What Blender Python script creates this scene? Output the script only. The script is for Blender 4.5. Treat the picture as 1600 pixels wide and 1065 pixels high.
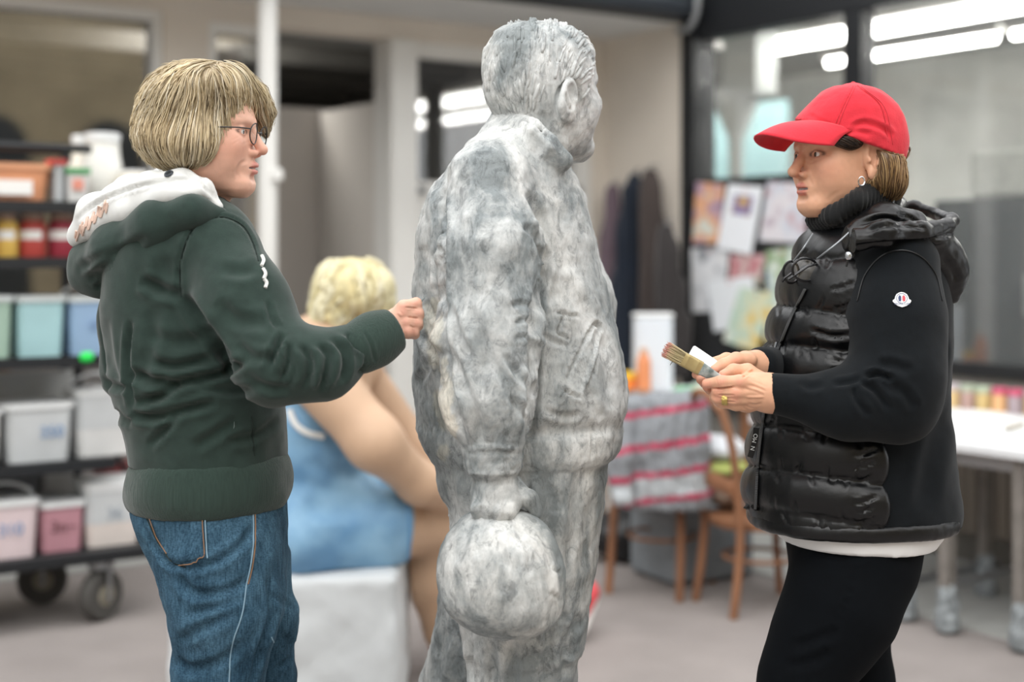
import bpy, bmesh, math, random
import numpy as np
from mathutils import Vector, Matrix

random.seed(7); RNG = np.random.default_rng(7)
scene = bpy.context.scene
COL = scene.collection
for o in list(bpy.data.objects): bpy.data.objects.remove(o)

# ------------------------------------------------------------------ camera
FPX, HOR, CH = 2222.22, 400.0, 1.38          # focal length in px, horizon row, camera height
cam_d = bpy.data.cameras.new('camera'); cam = bpy.data.objects.new('camera', cam_d); COL.objects.link(cam)
cam.location = (0, 0, CH); cam.rotation_euler = (math.pi/2, 0, 0)
cam_d.sensor_width = 36; cam_d.lens = 50; cam_d.shift_y = -(532.5-HOR)/1600
cam_d.clip_start = 0.05; cam_d.clip_end = 200
cam_d.dof.use_dof = True; cam_d.dof.focus_distance = 2.5; cam_d.dof.aperture_fstop = 1.7
scene.camera = cam
# ------------------------------------------------------------------ light: bright overcast sky over a courtyard
w = bpy.data.worlds.new('overcast'); scene.world = w; w.use_nodes = True
nt = w.node_tree; bg = nt.nodes['Background']
tc = nt.nodes.new('ShaderNodeTexCoord'); sx = nt.nodes.new('ShaderNodeSeparateXYZ'); rp = nt.nodes.new('ShaderNodeValToRGB')
nt.links.new(tc.outputs['Generated'], sx.inputs[0]); nt.links.new(sx.outputs['Z'], rp.inputs[0]); nt.links.new(rp.outputs[0], bg.inputs[0])
rp.color_ramp.elements[0].position = 0.0; rp.color_ramp.elements[0].color = (.78, .81, .84, 1)
rp.color_ramp.elements[1].position = 0.7; rp.color_ramp.elements[1].color = (1, 1, 1, 1)
bg.inputs[1].default_value = 1.0
sun_d = bpy.data.lights.new('sun', 'SUN'); sun = bpy.data.objects.new('sun', sun_d); COL.objects.link(sun)
sun_d.energy = 0.6; sun_d.angle = math.radians(50); sun_d.color = (1, .98, .95)
sun.rotation_euler = (math.radians(38), math.radians(-14), 0); sun.location = (0, -3, 6)
vs = scene.view_settings
scene.display_settings.display_device = 'sRGB'
vs.view_transform = 'Standard'; vs.look = 'None'; vs.gamma = 1; vs.use_curve_mapping = False
vs.exposure = 1.2

# ------------------------------------------------------------------ pixel <-> place
def P(x, y, D):
    return np.array([(x-800)/FPX*D, D, CH+(HOR-y)/FPX*D])
def px(r, D): return r*D/FPX
TH = math.radians(34.03)
CA, CB = np.array([math.cos(TH), math.sin(TH)]), np.array([math.sin(TH), -math.cos(TH)])
CC = np.array([.972, 8.0])                    # far corner of the yard
def RM(u, w, z):                              # yard frame: u along the back wall, w along the glass wall towards us
    q = CC+u*CA+w*CB
    return (float(q[0]), float(q[1]), float(z))
def uw(x, D):
    q = np.array([(x-800)/FPX*D, D])-CC
    return float(q@CA), float(q@CB)
def on_w(x, y, w):                            # pixel ray meets plane w = const -> (u, z)
    d = np.array([(x-800)/FPX, 1.0]); t = (w+CC@CB)/(d@CB)
    return float((d*t-CC)@CA), float(CH+(HOR-y)/FPX*t)
def on_u(x, y, u):
    d = np.array([(x-800)/FPX, 1.0]); t = (u+CC@CA)/(d@CA)
    return float((d*t-CC)@CB), float(CH+(HOR-y)/FPX*t)

# ------------------------------------------------------------------ materials
MATS = {}
def hexc(h):
    h = h.lstrip('#'); c = [int(h[i:i+2], 16)/255 for i in (0, 2, 4)]
    return tuple((v/12.92 if v <= .04045 else ((v+.055)/1.055)**2.4) for v in c)
def mat(name, col, rough=.6, metal=0, noise=0, nscale=20, col2=None, bump=0, bscale=60, sheen=0, spec=.5, detail=4,
        attr=None, stretch=None, sss=0, lo=.35, hi=.65, coat=0):
    if name in MATS: return MATS[name]
    m = bpy.data.materials.new(name); m.use_nodes = True; MATS[name] = m
    t = m.node_tree; N = t.nodes; L = t.links; b = N['Principled BSDF']
    if isinstance(col, str): col = hexc(col)
    if isinstance(col2, str): col2 = hexc(col2)
    b.inputs['Base Color'].default_value = (*col, 1); b.inputs['Roughness'].default_value = rough
    b.inputs['Metallic'].default_value = metal; b.inputs['Specular IOR Level'].default_value = spec
    if sheen: b.inputs['Sheen Weight'].default_value = sheen; b.inputs['Sheen Roughness'].default_value = .5
    if coat: b.inputs['Coat Weight'].default_value = coat
    if sss:
        b.inputs['Subsurface Weight'].default_value = sss; b.inputs['Subsurface Radius'].default_value = (.012, .005, .003)
        b.inputs['Subsurface Scale'].default_value = .35
    co = N.new('ShaderNodeTexCoord')
    src = co.outputs['Object']
    if stretch:
        mp = N.new('ShaderNodeMapping'); mp.inputs['Scale'].default_value = stretch; L.new(src, mp.inputs[0]); src = mp.outputs[0]
    base = None
    if noise or col2:
        nz = N.new('ShaderNodeTexNoise'); nz.inputs['Scale'].default_value = nscale; nz.inputs['Detail'].default_value = detail
        L.new(src, nz.inputs['Vector'])
        r = N.new('ShaderNodeValToRGB'); L.new(nz.outputs['Fac'], r.inputs[0])
        c2 = col2 if col2 else tuple(max(0, c*(1-noise)) for c in col)
        c1 = col if col2 else tuple(min(1, c*(1+noise*.6)) for c in col)
        r.color_ramp.elements[0].position = lo; r.color_ramp.elements[0].color = (*c2, 1)
        r.color_ramp.elements[1].position = hi; r.color_ramp.elements[1].color = (*c1, 1)
        base = r.outputs[0]
    if attr:
        a = N.new('ShaderNodeVertexColor'); a.layer_name = attr
        if base is None: base = a.outputs[0]
        else:
            mx = N.new('ShaderNodeMix'); mx.data_type = 'RGBA'; mx.blend_type = 'MULTIPLY'; mx.inputs[0].default_value = 1
            L.new(base, mx.inputs[6]); L.new(a.outputs[0], mx.inputs[7]); base = mx.outputs[2]
    if base is not None: L.new(base, b.inputs['Base Color'])
    if bump:
        n2 = N.new('ShaderNodeTexNoise'); n2.inputs['Scale'].default_value = bscale; n2.inputs['Detail'].default_value = 5
        L.new(src, n2.inputs['Vector'])
        bp = N.new('ShaderNodeBump'); bp.inputs['Strength'].default_value = min(1, bump); bp.inputs['Distance'].default_value = .01*max(1, bump)
        L.new(n2.outputs['Fac'], bp.inputs['Height']); L.new(bp.outputs[0], b.inputs['Normal'])
    return m
def emat(name, col, s):
    m = bpy.data.materials.new(name); m.use_nodes = True; t = m.node_tree
    b = t.nodes['Principled BSDF']; b.inputs['Base Color'].default_value = (.8, .8, .8, 1)
    b.inputs['Emission Color'].default_value = (*col, 1); b.inputs['Emission Strength'].default_value = s
    return m
def glassmat(name, refl=.12, tint=(1, 1, 1), haze=0):
    m = bpy.data.materials.new(name); m.use_nodes = True; t = m.node_tree; N = t.nodes; L = t.links
    for n in list(N): N.remove(n)
    o = N.new('ShaderNodeOutputMaterial'); tr = N.new('ShaderNodeBsdfTransparent'); tr.inputs[0].default_value = (*tint, 1)
    g = N.new('ShaderNodeBsdfGlossy'); g.inputs['Roughness'].default_value = .03
    lw = N.new('ShaderNodeLayerWeight'); lw.inputs[0].default_value = .5          # Schlick reflectance, the same for both faces of the thin pane
    pw_ = N.new('ShaderNodeMath'); pw_.operation = 'POWER'; pw_.inputs[1].default_value = 5; L.new(lw.outputs['Facing'], pw_.inputs[0])
    ad = N.new('ShaderNodeMath'); ad.operation = 'ADD'; ad.inputs[1].default_value = refl+.04; ad.use_clamp = True; L.new(pw_.outputs[0], ad.inputs[0])
    mx = N.new('ShaderNodeMixShader'); L.new(ad.outputs[0], mx.inputs[0]); L.new(tr.outputs[0], mx.inputs[1]); L.new(g.outputs[0], mx.inputs[2])
    out = mx.outputs[0]
    if haze:  # milky brightness mixed into the glass as a pale diffuse veil
        d = N.new('ShaderNodeBsdfDiffuse'); d.inputs[0].default_value = (.75, .77, .76, 1)
        nz = N.new('ShaderNodeTexNoise'); nz.inputs['Scale'].default_value = 2.2; nz.inputs['Detail'].default_value = 6
        c = N.new('ShaderNodeTexCoord'); L.new(c.outputs['Object'], nz.inputs['Vector'])
        r = N.new('ShaderNodeMath'); r.operation = 'MULTIPLY'; r.inputs[1].default_value = haze; L.new(nz.outputs['Fac'], r.inputs[0])
        m2 = N.new('ShaderNodeMixShader'); L.new(r.outputs[0], m2.inputs[0]); L.new(out, m2.inputs[1]); L.new(d.outputs[0], m2.inputs[2]); out = m2.outputs[0]
    L.new(out, o.inputs[0]); return m

# ------------------------------------------------------------------ objects
def tag(o, label=None, cat=None, group=None, kind=None):
    if label: o['label'] = label
    if cat: o['category'] = cat
    if group: o['group'] = group
    if kind: o['kind'] = kind
    return o
def empty(name, loc=(0, 0, 0), label=None, cat=None, group=None, rz=0):
    o = bpy.data.objects.new(name, None); COL.objects.link(o); o.location = loc; o.rotation_euler = (0, 0, rz)
    o.empty_display_size = .05
    return tag(o, label, cat, group)
def parent(o, p):
    if p is not None:
        o.parent = p; bpy.context.view_layer.update() if False else None
        m = wmat(p); o.matrix_parent_inverse = m.inverted()
    return o
def wmat(o):
    m = Matrix.LocRotScale(o.location, o.rotation_euler, o.scale)
    if o.parent: m = wmat(o.parent) @ o.matrix_parent_inverse @ m
    return m
def mesh_obj(name, V, F, m, par=None, smooth=True, mats=None, midx=None):
    me = bpy.data.meshes.new(name)
    V = np.asarray(V, dtype=np.float32)
    if isinstance(F, np.ndarray):
        n = F.shape[1]
        me.vertices.add(len(V)); me.vertices.foreach_set('co', V.ravel())
        me.loops.add(F.size); me.loops.foreach_set('vertex_index', F.astype(np.int32).ravel())
        me.polygons.add(len(F)); me.polygons.foreach_set('loop_start', np.arange(0, F.size, n, dtype=np.int32))
        me.update(calc_edges=True)
    else:
        me.from_pydata(V.tolist(), [], [list(f) for f in F]); me.update()
    if smooth: me.polygons.foreach_set('use_smooth', np.ones(len(me.polygons), dtype=bool))
    for mm in (mats or [m]): me.materials.append(mm)
    if midx is not None: me.polygons.foreach_set('material_index', np.asarray(midx, dtype=np.int32))
    o = bpy.data.objects.new(name, me); COL.objects.link(o)
    return parent(o, par)
class MB:                                          # collects simple shapes into one mesh
    def __init__(s): s.V = []; s.F = []
    def add(s, V, F):
        k = len(s.V); s.V += [tuple(map(float, v)) for v in V]; s.F += [tuple(int(i)+k for i in f) for f in F]; return s
    def box(s, c, size, rz=0, bev=0, M=None):
        x, y, z = [v/2 for v in size]
        b = min(bev, x*.9, y*.9, z*.9)
        if b > 0:
            pts = []; 
            for sx_ in (-1, 1):
                for sy in (-1, 1):
                    for sz in (-1, 1):
                        pts += [(sx_*x, sy*(y-b), sz*(z-b)), (sx_*(x-b), sy*y, sz*(z-b)), (sx_*(x-b), sy*(y-b), sz*z)]
            bm = bmesh.new(); vs_ = [bm.verts.new(p) for p in pts]; bmesh.ops.convex_hull(bm, input=vs_)
            bmesh.ops.dissolve_limit(bm, angle_limit=.01, verts=bm.verts, edges=bm.edges)
            bm.verts.index_update(); V = [tuple(v.co) for v in bm.verts]; F = [[v.index for v in f.verts] for f in bm.faces]; bm.free()
        else:
            V = [(i*x, j*y, k*z) for i in (-1, 1) for j in (-1, 1) for k in (-1, 1)]
            F = [(0, 1, 3, 2), (4, 6, 7, 5), (0, 4, 5, 1), (2, 3, 7, 6), (0, 2, 6, 4), (1, 5, 7, 3)]
        if M is not None: V = [tuple(M @ Vector(v)) for v in V]
        else:
            cr, sr = math.cos(rz), math.sin(rz)
            V = [(c[0]+v[0]*cr-v[1]*sr, c[1]+v[0]*sr+v[1]*cr, c[2]+v[2]) for v in V]
        return s.add(V, F)
    def tube(s, pts, r, n=8, cap=True, flat=None):
        V, F = tube(pts, r, n, cap, flat); return s.add(V, F)
    def lathe(s, c, prof, n=20, axis=None, cap=True):
        V = []; F = []
        for (r, z) in prof:
            for i in range(n):
                a = 2*math.pi*i/n; V.append((r*math.cos(a), r*math.sin(a), z))
        for j in range(len(prof)-1):
            for i in range(n):
                F.append((j*n+i, j*n+(i+1) % n, (j+1)*n+(i+1) % n, (j+1)*n+i))
        if cap:
            F.append(tuple(range(n))[::-1]); F.append(tuple((len(prof)-1)*n+i for i in range(n)))
        if axis is not None:
            q = Vector((0, 0, 1)).rotation_difference(Vector(axis)).to_matrix()
            V = [tuple(q @ Vector(v)) for v in V]
        return s.add([(v[0]+c[0], v[1]+c[1], v[2]+c[2]) for v in V], F)
    def prism(s, pts, d):                          # polygon of 3D points extruded along vector d
        n = len(pts); V = [tuple(p) for p in pts]+[tuple(np.array(p)+np.array(d)) for p in pts]
        F = [tuple(range(n))[::-1], tuple(range(n, 2*n))]+[(i, (i+1) % n, n+(i+1) % n, n+i) for i in range(n)]
        return s.add(V, F)
    def build(s, name, m, par=None, smooth=False):
        me = bpy.data.meshes.new(name); me.from_pydata(s.V, [], s.F); me.update()
        bm = bmesh.new(); bm.from_mesh(me); bmesh.ops.recalc_face_normals(bm, faces=bm.faces); bm.to_mesh(me); bm.free()
        if smooth:
            me.polygons.foreach_set('use_smooth', np.ones(len(me.polygons), dtype=bool))
            me.set_sharp_from_angle(angle=math.radians(42))
        me.materials.append(m); o = bpy.data.objects.new(name, me); COL.objects.link(o)
        return parent(o, par)
def tube(pts, r, n=8, cap=True, flat=None):
    pts = np.array(pts, dtype=float); k = len(pts); rr = np.full(k, r, dtype=float) if np.isscalar(r) else np.array(r, dtype=float)
    T = np.gradient(pts, axis=0); T /= np.linalg.norm(T, axis=1)[:, None]+1e-12
    up = np.array([0, 0, 1.0]); up = np.array([1.0, 0, 0]) if abs(T[0] @ up) > .9 else up
    V = []; F = []; A = np.cross(T[0], up); A /= np.linalg.norm(A)
    for i in range(k):
        A = A-T[i]*(A @ T[i]); A /= np.linalg.norm(A)+1e-12; B = np.cross(T[i], A)
        fa, fb = (1, 1) if flat is None else flat
        for j in range(n):
            a = 2*math.pi*j/n; V.append(pts[i]+rr[i]*(fa*math.cos(a)*A+fb*math.sin(a)*B))
    for i in range(k-1):
        for j in range(n): F.append((i*n+j, i*n+(j+1) % n, (i+1)*n+(j+1) % n, (i+1)*n+j))
    if cap: F.append(tuple(range(n))[::-1]); F.append(tuple((k-1)*n+j for j in range(n)))
    return V, F
def spline(pts, m=8):                              # Catmull-Rom through points
    p = np.array(pts, dtype=float); 
    if len(p) < 3: return np.array([p[0]+(p[-1]-p[0])*t for t in np.linspace(0, 1, m)])
    q = np.vstack([2*p[0]-p[1], p, 2*p[-1]-p[-2]]); out = []
    for i in range(1, len(q)-2):
        for t in np.linspace(0, 1, m, endpoint=False):
            a, b, c, d = q[i-1], q[i], q[i+1], q[i+2]
            out.append(.5*((2*b)+(-a+c)*t+(2*a-5*b+4*c-d)*t*t+(-a+3*b-3*c+d)*t**3))
    out.append(p[-1]); return np.array(out)
def copy_tree(o, par=None):
    c = o.copy(); COL.objects.link(c)
    if par is not None: c.parent = par; c.matrix_parent_inverse = o.matrix_parent_inverse.copy()
    for ch in [x for x in bpy.data.objects if x.parent == o]: copy_tree(ch, c)
    return c

# ------------------------------------------------------------------ implicit modelling
f32 = np.float32
def nrm(v): return np.sqrt((v*v).sum(-1))
def cone(a, b, r1, r2):
    a = np.array(a, f32); b = np.array(b, f32); ba = b-a; l2 = float(ba @ ba)+1e-12
    def f(p):
        q = p-a; t = np.clip(q @ ba/l2, 0, 1); return nrm(q-t[:, None]*ba)-(r1+(r2-r1)*t)
    return f
def chain(pts, rs, k=.02):
    fs = [cone(pts[i], pts[i+1], rs[i], rs[i+1]) for i in range(len(pts)-1)]
    return fs[0] if len(fs) == 1 else union(fs, k)
def ell(c, r, R=None):
    c = np.array(c, f32); r = np.array(r, f32); R = None if R is None else np.array(R, f32)
    def f(p):
        q = p-c
        if R is not None: q = q @ R
        k0 = nrm(q/r); k1 = nrm(q/(r*r))+1e-9; return k0*(k0-1)/k1
    return f
def smin(a, b, k):
    h = np.clip(.5+.5*(b-a)/k, 0, 1); return b+(a-b)*h-k*h*(1-h)
def union(fs, k=.02):
    def f(p):
        d = fs[0](p)
        for g in fs[1:]: d = smin(d, g(p), k)
        return d
    return f
def sub(f, g, k=.005):
    return lambda p: -smin(-f(p), g(p), k)
def inter(f, g, k=.005):
    return lambda p: -smin(-f(p), -g(p), k)
def half(pt, n):                                   # inside where (p-pt).n < 0
    pt = np.array(pt, f32); n = np.array(n, f32); n = n/np.linalg.norm(n)
    return lambda p: (p-pt) @ n
def loft(rows, n=2.0, shear=0):                    # rows: z, cx, cy, rx, ry
    T = np.array(sorted(rows), dtype=f32); z0, z1 = T[0, 0], T[-1, 0]
    def f(p):
        z = p[:, 2]-(shear*(p[:, 0]-T[:, 1].mean()) if shear else 0)
        cx, cy, rx, ry = [np.interp(z, T[:, 0], T[:, i]).astype(f32) for i in (1, 2, 3, 4)]
        ux = np.abs((p[:, 0]-cx)/rx); uy = np.abs((p[:, 1]-cy)/ry)
        k = np.sqrt(ux*ux+uy*uy) if n == 2 else (ux**n+uy**n)**(1/n)
        d = (k-1)*np.minimum(rx, ry)
        return np.maximum(d, np.maximum(z-z1, z0-z))
    return f
def ploft(rows, D, n=2.0, smooth=True, shear=0):   # rows in px: y, xl, xr, depth offset, depth half size
    R = []
    rows = sorted(rows)
    ys = np.array([r[0] for r in rows], float); A = np.array([r[1:] for r in rows], float)
    yy = np.linspace(ys[0], ys[-1], max(24, int((ys[-1]-ys[0])/8)))
    for y in yy:
        if smooth:
            i = int(np.clip(np.searchsorted(ys, y)-1, 0, len(ys)-2)); t = (y-ys[i])/(ys[i+1]-ys[i])
            p0 = A[max(i-1, 0)]; p1 = A[i]; p2 = A[i+1]; p3 = A[min(i+2, len(ys)-1)]
            v = .5*((2*p1)+(-p0+p2)*t+(2*p0-5*p1+4*p2-p3)*t*t+(-p0+3*p1-3*p2+p3)*t**3)
        else: v = np.array([np.interp(y, ys, A[:, j]) for j in range(4)])
        d = D+v[2]; c = P((v[0]+v[1])/2, y, d); R.append((c[2], c[0], d, max(.002, px((v[1]-v[0])/2, d)), v[3]))
    return loft(R, n, shear)
def hashn(i, j, k):
    h = (i*374761393+j*668265263+k*2147483647) & 0x7fffffff
    h = ((h ^ (h >> 13))*1274126177) & 0x7fffffff
    return ((h ^ (h >> 16)) & 0xffff)/32767.5-1
def vnoise(p, s=1.0, seed=0):
    q = np.asarray(p, dtype=np.float64)*s+seed*17.3+100; i = np.floor(q).astype(np.int64); u = q-i; u = u*u*u*(u*(u*6-15)+10)
    r = 0
    for a in (0, 1):
        for b in (0, 1):
            for c in (0, 1):
                wgt = (u[:, 0] if a else 1-u[:, 0])*(u[:, 1] if b else 1-u[:, 1])*(u[:, 2] if c else 1-u[:, 2])
                r = r+wgt*hashn(i[:, 0]+a, i[:, 1]+b, i[:, 2]+c)
    return r
def fbm(p, s, o=4, seed=0): return sum(vnoise(p, s*2**i, seed+i)*.5**i for i in range(o))
def mesh_sdf(f, lo, hi, h):
    lo = np.array(lo, float); hi = np.array(hi, float)
    nb = np.ceil((hi-lo)/(4*h)).astype(int)+1; n = nb*4
    def pts(ix, off): return (lo+h*(ix+off)).astype(f32)
    def ev(q):
        out = np.empty(len(q), f32)
        for i in range(0, len(q), 150000): out[i:i+150000] = f(q[i:i+150000])
        return out
    bi = np.stack(np.meshgrid(*[np.arange(k) for k in nb], indexing='ij'), -1).reshape(-1, 3)
    dc = ev(pts(bi*4, 1.5)).reshape(nb)
    keep = np.abs(dc) < 9*h
    k2 = keep.copy()
    for ax in range(3):
        for sgn in (1, -1): k2 |= np.roll(keep, sgn, ax)
    keep = k2
    G = np.where(dc > 0, f32(1), f32(-1)).repeat(4, 0).repeat(4, 1).repeat(4, 2)
    mask = keep.repeat(4, 0).repeat(4, 1).repeat(4, 2)
    ix = np.argwhere(mask); G[mask] = ev(pts(ix, 0))
    G[0] = G[-1] = 1; G[:, 0] = G[:, -1] = 1; G[:, :, 0] = G[:, :, -1] = 1
    S = G < 0
    c8 = [S[a:n[0]-1+a, b:n[1]-1+b, c:n[2]-1+c] for a in (0, 1) for b in (0, 1) for c in (0, 1)]
    anyv = np.logical_or.reduce(c8); allv = np.logical_and.reduce(c8); act = anyv & ~allv
    ci = np.argwhere(act); idx = -np.ones(act.shape, np.int32); idx[act] = np.arange(len(ci))
    val = {}
    for a in (0, 1):
        for b in (0, 1):
            for c in (0, 1): val[a, b, c] = G[ci[:, 0]+a, ci[:, 1]+b, ci[:, 2]+c]
    acc = np.zeros((len(ci), 3)); cnt = np.zeros(len(ci))
    for ax in range(3):
        for p_ in (0, 1):
            for q_ in (0, 1):
                e0 = [p_, q_]; e0.insert(ax, 0); e1 = list(e0); e1[ax] = 1
                v0, v1 = val[tuple(e0)], val[tuple(e1)]; s = (v0 < 0) != (v1 < 0)
                t = np.where(s, v0/np.where(s, v0-v1, 1), 0); pt = np.tile(np.array(e0, float), (len(ci), 1)); pt[:, ax] += t
                acc[s] += pt[s]; cnt[s] += 1
    V = lo+h*(ci+acc/cnt[:, None])
    Q = []
    for ax in range(3):
        o1, o2 = [(1, 2), (2, 0), (0, 1)][ax]
        sl0 = [slice(None)]*3; sl1 = [slice(None)]*3; sl0[ax] = slice(0, -1); sl1[ax] = slice(1, None)
        s0 = S[tuple(sl0)]; s1 = S[tuple(sl1)]
        e = np.argwhere(s0 != s1); e = e[(e[:, o1] > 0) & (e[:, o2] > 0) & (e[:, o1] < n[o1]-1) & (e[:, o2] < n[o2]-1)]
        ins = s0[e[:, 0], e[:, 1], e[:, 2]]
        def g(d1, d2):
            k = e.copy(); k[:, o1] -= d1; k[:, o2] -= d2; return idx[k[:, 0], k[:, 1], k[:, 2]]
        q = np.stack([g(1, 1), g(0, 1), g(0, 0), g(1, 0)], 1)
        q[~ins] = q[~ins][:, ::-1]; Q.append(q)
    Q = np.concatenate(Q); Q = Q[(Q >= 0).all(1)]
    return V, Q
def vnormals(V, Q):
    a = np.cross(V[Q[:, 2]]-V[Q[:, 0]], V[Q[:, 3]]-V[Q[:, 1]]); N = np.zeros_like(V)
    for i in range(4):
        for c in range(3): N[:, c] += np.bincount(Q[:, i], a[:, c], len(V))
    return N/(np.linalg.norm(N, axis=1)[:, None]+1e-12)
def relax(V, Q, it=2, lam=.5):
    E = np.concatenate([Q[:, [0, 1]], Q[:, [1, 2]], Q[:, [2, 3]], Q[:, [3, 0]]]); E = np.concatenate([E, E[:, ::-1]])
    for _ in range(it):
        cnt = np.bincount(E[:, 0], minlength=len(V))+1e-9
        A = np.stack([np.bincount(E[:, 0], V[E[:, 1], c], len(V))/cnt for c in range(3)], 1)
        V = V+lam*(A-V)
    return V
def topx(V): return np.stack([800+FPX*V[:, 0]/V[:, 1], HOR-FPX*(V[:, 2]-CH)/V[:, 1]], 1)
def strokes(V, N, S, facing=.05):
    """S: list of (points px, width px, depth m): press (+) or raise (-) folds into a surface, seen from the front side"""
    xy = topx(V); face = np.clip((-N[:, 1])*4+.4, 0, 1); D = np.zeros(len(V))
    for pts, wd, dp in S:
        pts = np.array(pts, float)
        if len(pts) > 2: pts = spline(pts, 5)
        bb = (xy[:, 0] > pts[:, 0].min()-3*wd) & (xy[:, 0] < pts[:, 0].max()+3*wd) & (xy[:, 1] > pts[:, 1].min()-3*wd) & (xy[:, 1] < pts[:, 1].max()+3*wd)
        ids = np.where(bb)[0]
        if not len(ids): continue
        q = xy[ids]; best = np.full(len(ids), 1e9); par_ = np.zeros(len(ids)); L = len(pts)-1
        for i in range(L):
            a, b = pts[i], pts[i+1]; ab = b-a; t = np.clip((q-a) @ ab/(ab @ ab+1e-9), 0, 1); d = np.linalg.norm(q-a-t[:, None]*ab, axis=1)
            m = d < best; best[m] = d[m]; par_[m] = (i+t[m])/L
        tap = np.clip(4*par_*(1-par_)*1.6, 0, 1)**.7; u = best/wd
        prof = np.exp(-u*u)-.45*np.exp(-(u-1.5)**2*2.2)     # groove with soft shoulders
        D[ids] += dp*prof*tap*face[ids]
    return V-N*D[:, None]
def color_attr(o, C):
    me = o.data; a = me.color_attributes.new('col', 'FLOAT_COLOR', 'POINT'); C = np.asarray(C, f32)
    a.data.foreach_set('color', np.concatenate([C, np.ones((len(C), 1), f32)], 1).ravel())
def grad(f, p, e=.002):
    g = np.stack([f(p+np.array(d, f32)*e)-f(p-np.array(d, f32)*e) for d in ((1, 0, 0), (0, 1, 0), (0, 0, 1))], 1)
    return g/(np.linalg.norm(g, axis=1)[:, None]+1e-9)
def flow_strands(f, roots, flow, steps, ds, off, rad, jitter=.25, sides=3, seed=1, tail=.25, lift=None, nwarp=25):
    """hair: strands that start at roots and follow a direction field over the iso-surface of f"""
    rg = np.random.default_rng(seed); p = roots.astype(f32).copy(); n = len(p); path = []
    offs = off[0]+(off[1]-off[0])*rg.random(n); steps_n = (steps*(.75+.35*rg.random(n))).astype(int)
    jit = rg.normal(0, jitter, (n, 3))
    for _ in range(3): p = p-(grad(f, p)*(f(p)-offs)[:, None]).astype(f32)
    for s in range(steps+1):
        path.append(p.copy()); g = grad(f, p); v = flow(p)+jit*.6+.25*np.stack([vnoise(p, nwarp, 3), vnoise(p, nwarp, 5), vnoise(p, nwarp, 9)], 1)
        v = v-g*(v*g).sum(1)[:, None]; v /= np.linalg.norm(v, axis=1)[:, None]+1e-9
        p2 = p+v.astype(f32)*ds; g2 = grad(f, p2); o2 = offs if lift is None else offs+lift*(s/steps)**2*rg.random(n)
        p2 = (p2-g2*(np.clip(f(p2)-o2, -.01, .01))[:, None]).astype(f32)
        mv = s < steps_n; p = np.where(mv[:, None], p2, p)
    path = np.array(path)                                       # steps+1, n, 3
    K = steps+1; T = np.gradient(path, axis=0); T /= np.linalg.norm(T, axis=2)[..., None]+1e-9
    ref = rg.normal(size=(n, 3)); A = np.cross(T, ref[None]); A /= np.linalg.norm(A, axis=2)[..., None]+1e-9; B = np.cross(T, A)
    r = rad[0]+(rad[1]-rad[0])*rg.random(n)
    tt = np.linspace(0, 1, K)[:, None]; prof = np.clip(np.minimum(1, tt*6+.3)*np.clip((1-tt)/tail, 0.08, 1), .05, 1)
    R = (prof*r[None])[..., None]; rings = []
    for j in range(sides):
        a = 2*math.pi*j/sides; rings.append(path+R*(math.cos(a)*A+math.sin(a)*B))
    V = np.stack(rings, 2)                                      # K, n, sides, 3
    I = np.arange(K*n*sides).reshape(K, n, sides); F = []
    for j in range(sides):
        k = (j+1) % sides; F.append(np.stack([I[:-1, :, j], I[:-1, :, k], I[1:, :, k], I[1:, :, j]], -1).reshape(-1, 4))
    rnd = np.broadcast_to(rg.random(n)[None, :, None], (K, n, sides)).reshape(-1)
    return V.reshape(-1, 3), np.concatenate(F), rnd, np.broadcast_to(tt[:, :, None], (K, n, sides)).reshape(-1)
# ================================================================== the yard and its buildings
def rbox(mb, u0, u1, w0, w1, z0, z1, bev=0):
    c = RM((u0+u1)/2, (w0+w1)/2, (z0+z1)/2); return mb.box(c, (abs(u1-u0), abs(w1-w0), abs(z1-z0)), TH, bev)
def struct(name, mb, m, par=None, smooth=False):
    o = mb.build(name, m, par, smooth)
    if par is None: o['kind'] = 'structure'
    return o
M_floor = mat('asphalt', '#8f8885', .92, noise=.10, nscale=3, bump=.35, bscale=130, detail=8)
M_conc = mat('concrete_strip', '#a9aaa7', .9, noise=.08, nscale=4, bump=.2, bscale=60)
M_white = mat('white_paint', '#e6e5e1', .6, noise=.03, nscale=3)
M_cream = mat('cream_wall', '#dbd2c6', .8, noise=.05, nscale=2, bump=.1)
M_soffit = mat('soffit_paint', '#d6d6d4', .8, noise=.03, nscale=3)
M_black = mat('black_steel', '#15171a', .45)
M_fascia = mat('dark_fascia', '#1e2226', .5)
M_dark = mat('dark_interior', '#8f8d89', .9, noise=.2, nscale=2)
M_beam = mat('interior_beam', '#7d7b76', .9, noise=.1)
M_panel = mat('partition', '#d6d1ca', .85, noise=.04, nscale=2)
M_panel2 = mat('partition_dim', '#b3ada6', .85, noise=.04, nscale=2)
M_steel = mat('galvanised', '#9a9c9e', .4, metal=.7)
M_glassd = glassmat('window_glass', .10)
M_glassr = glassmat('glass_right', .07, haze=.08)

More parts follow.
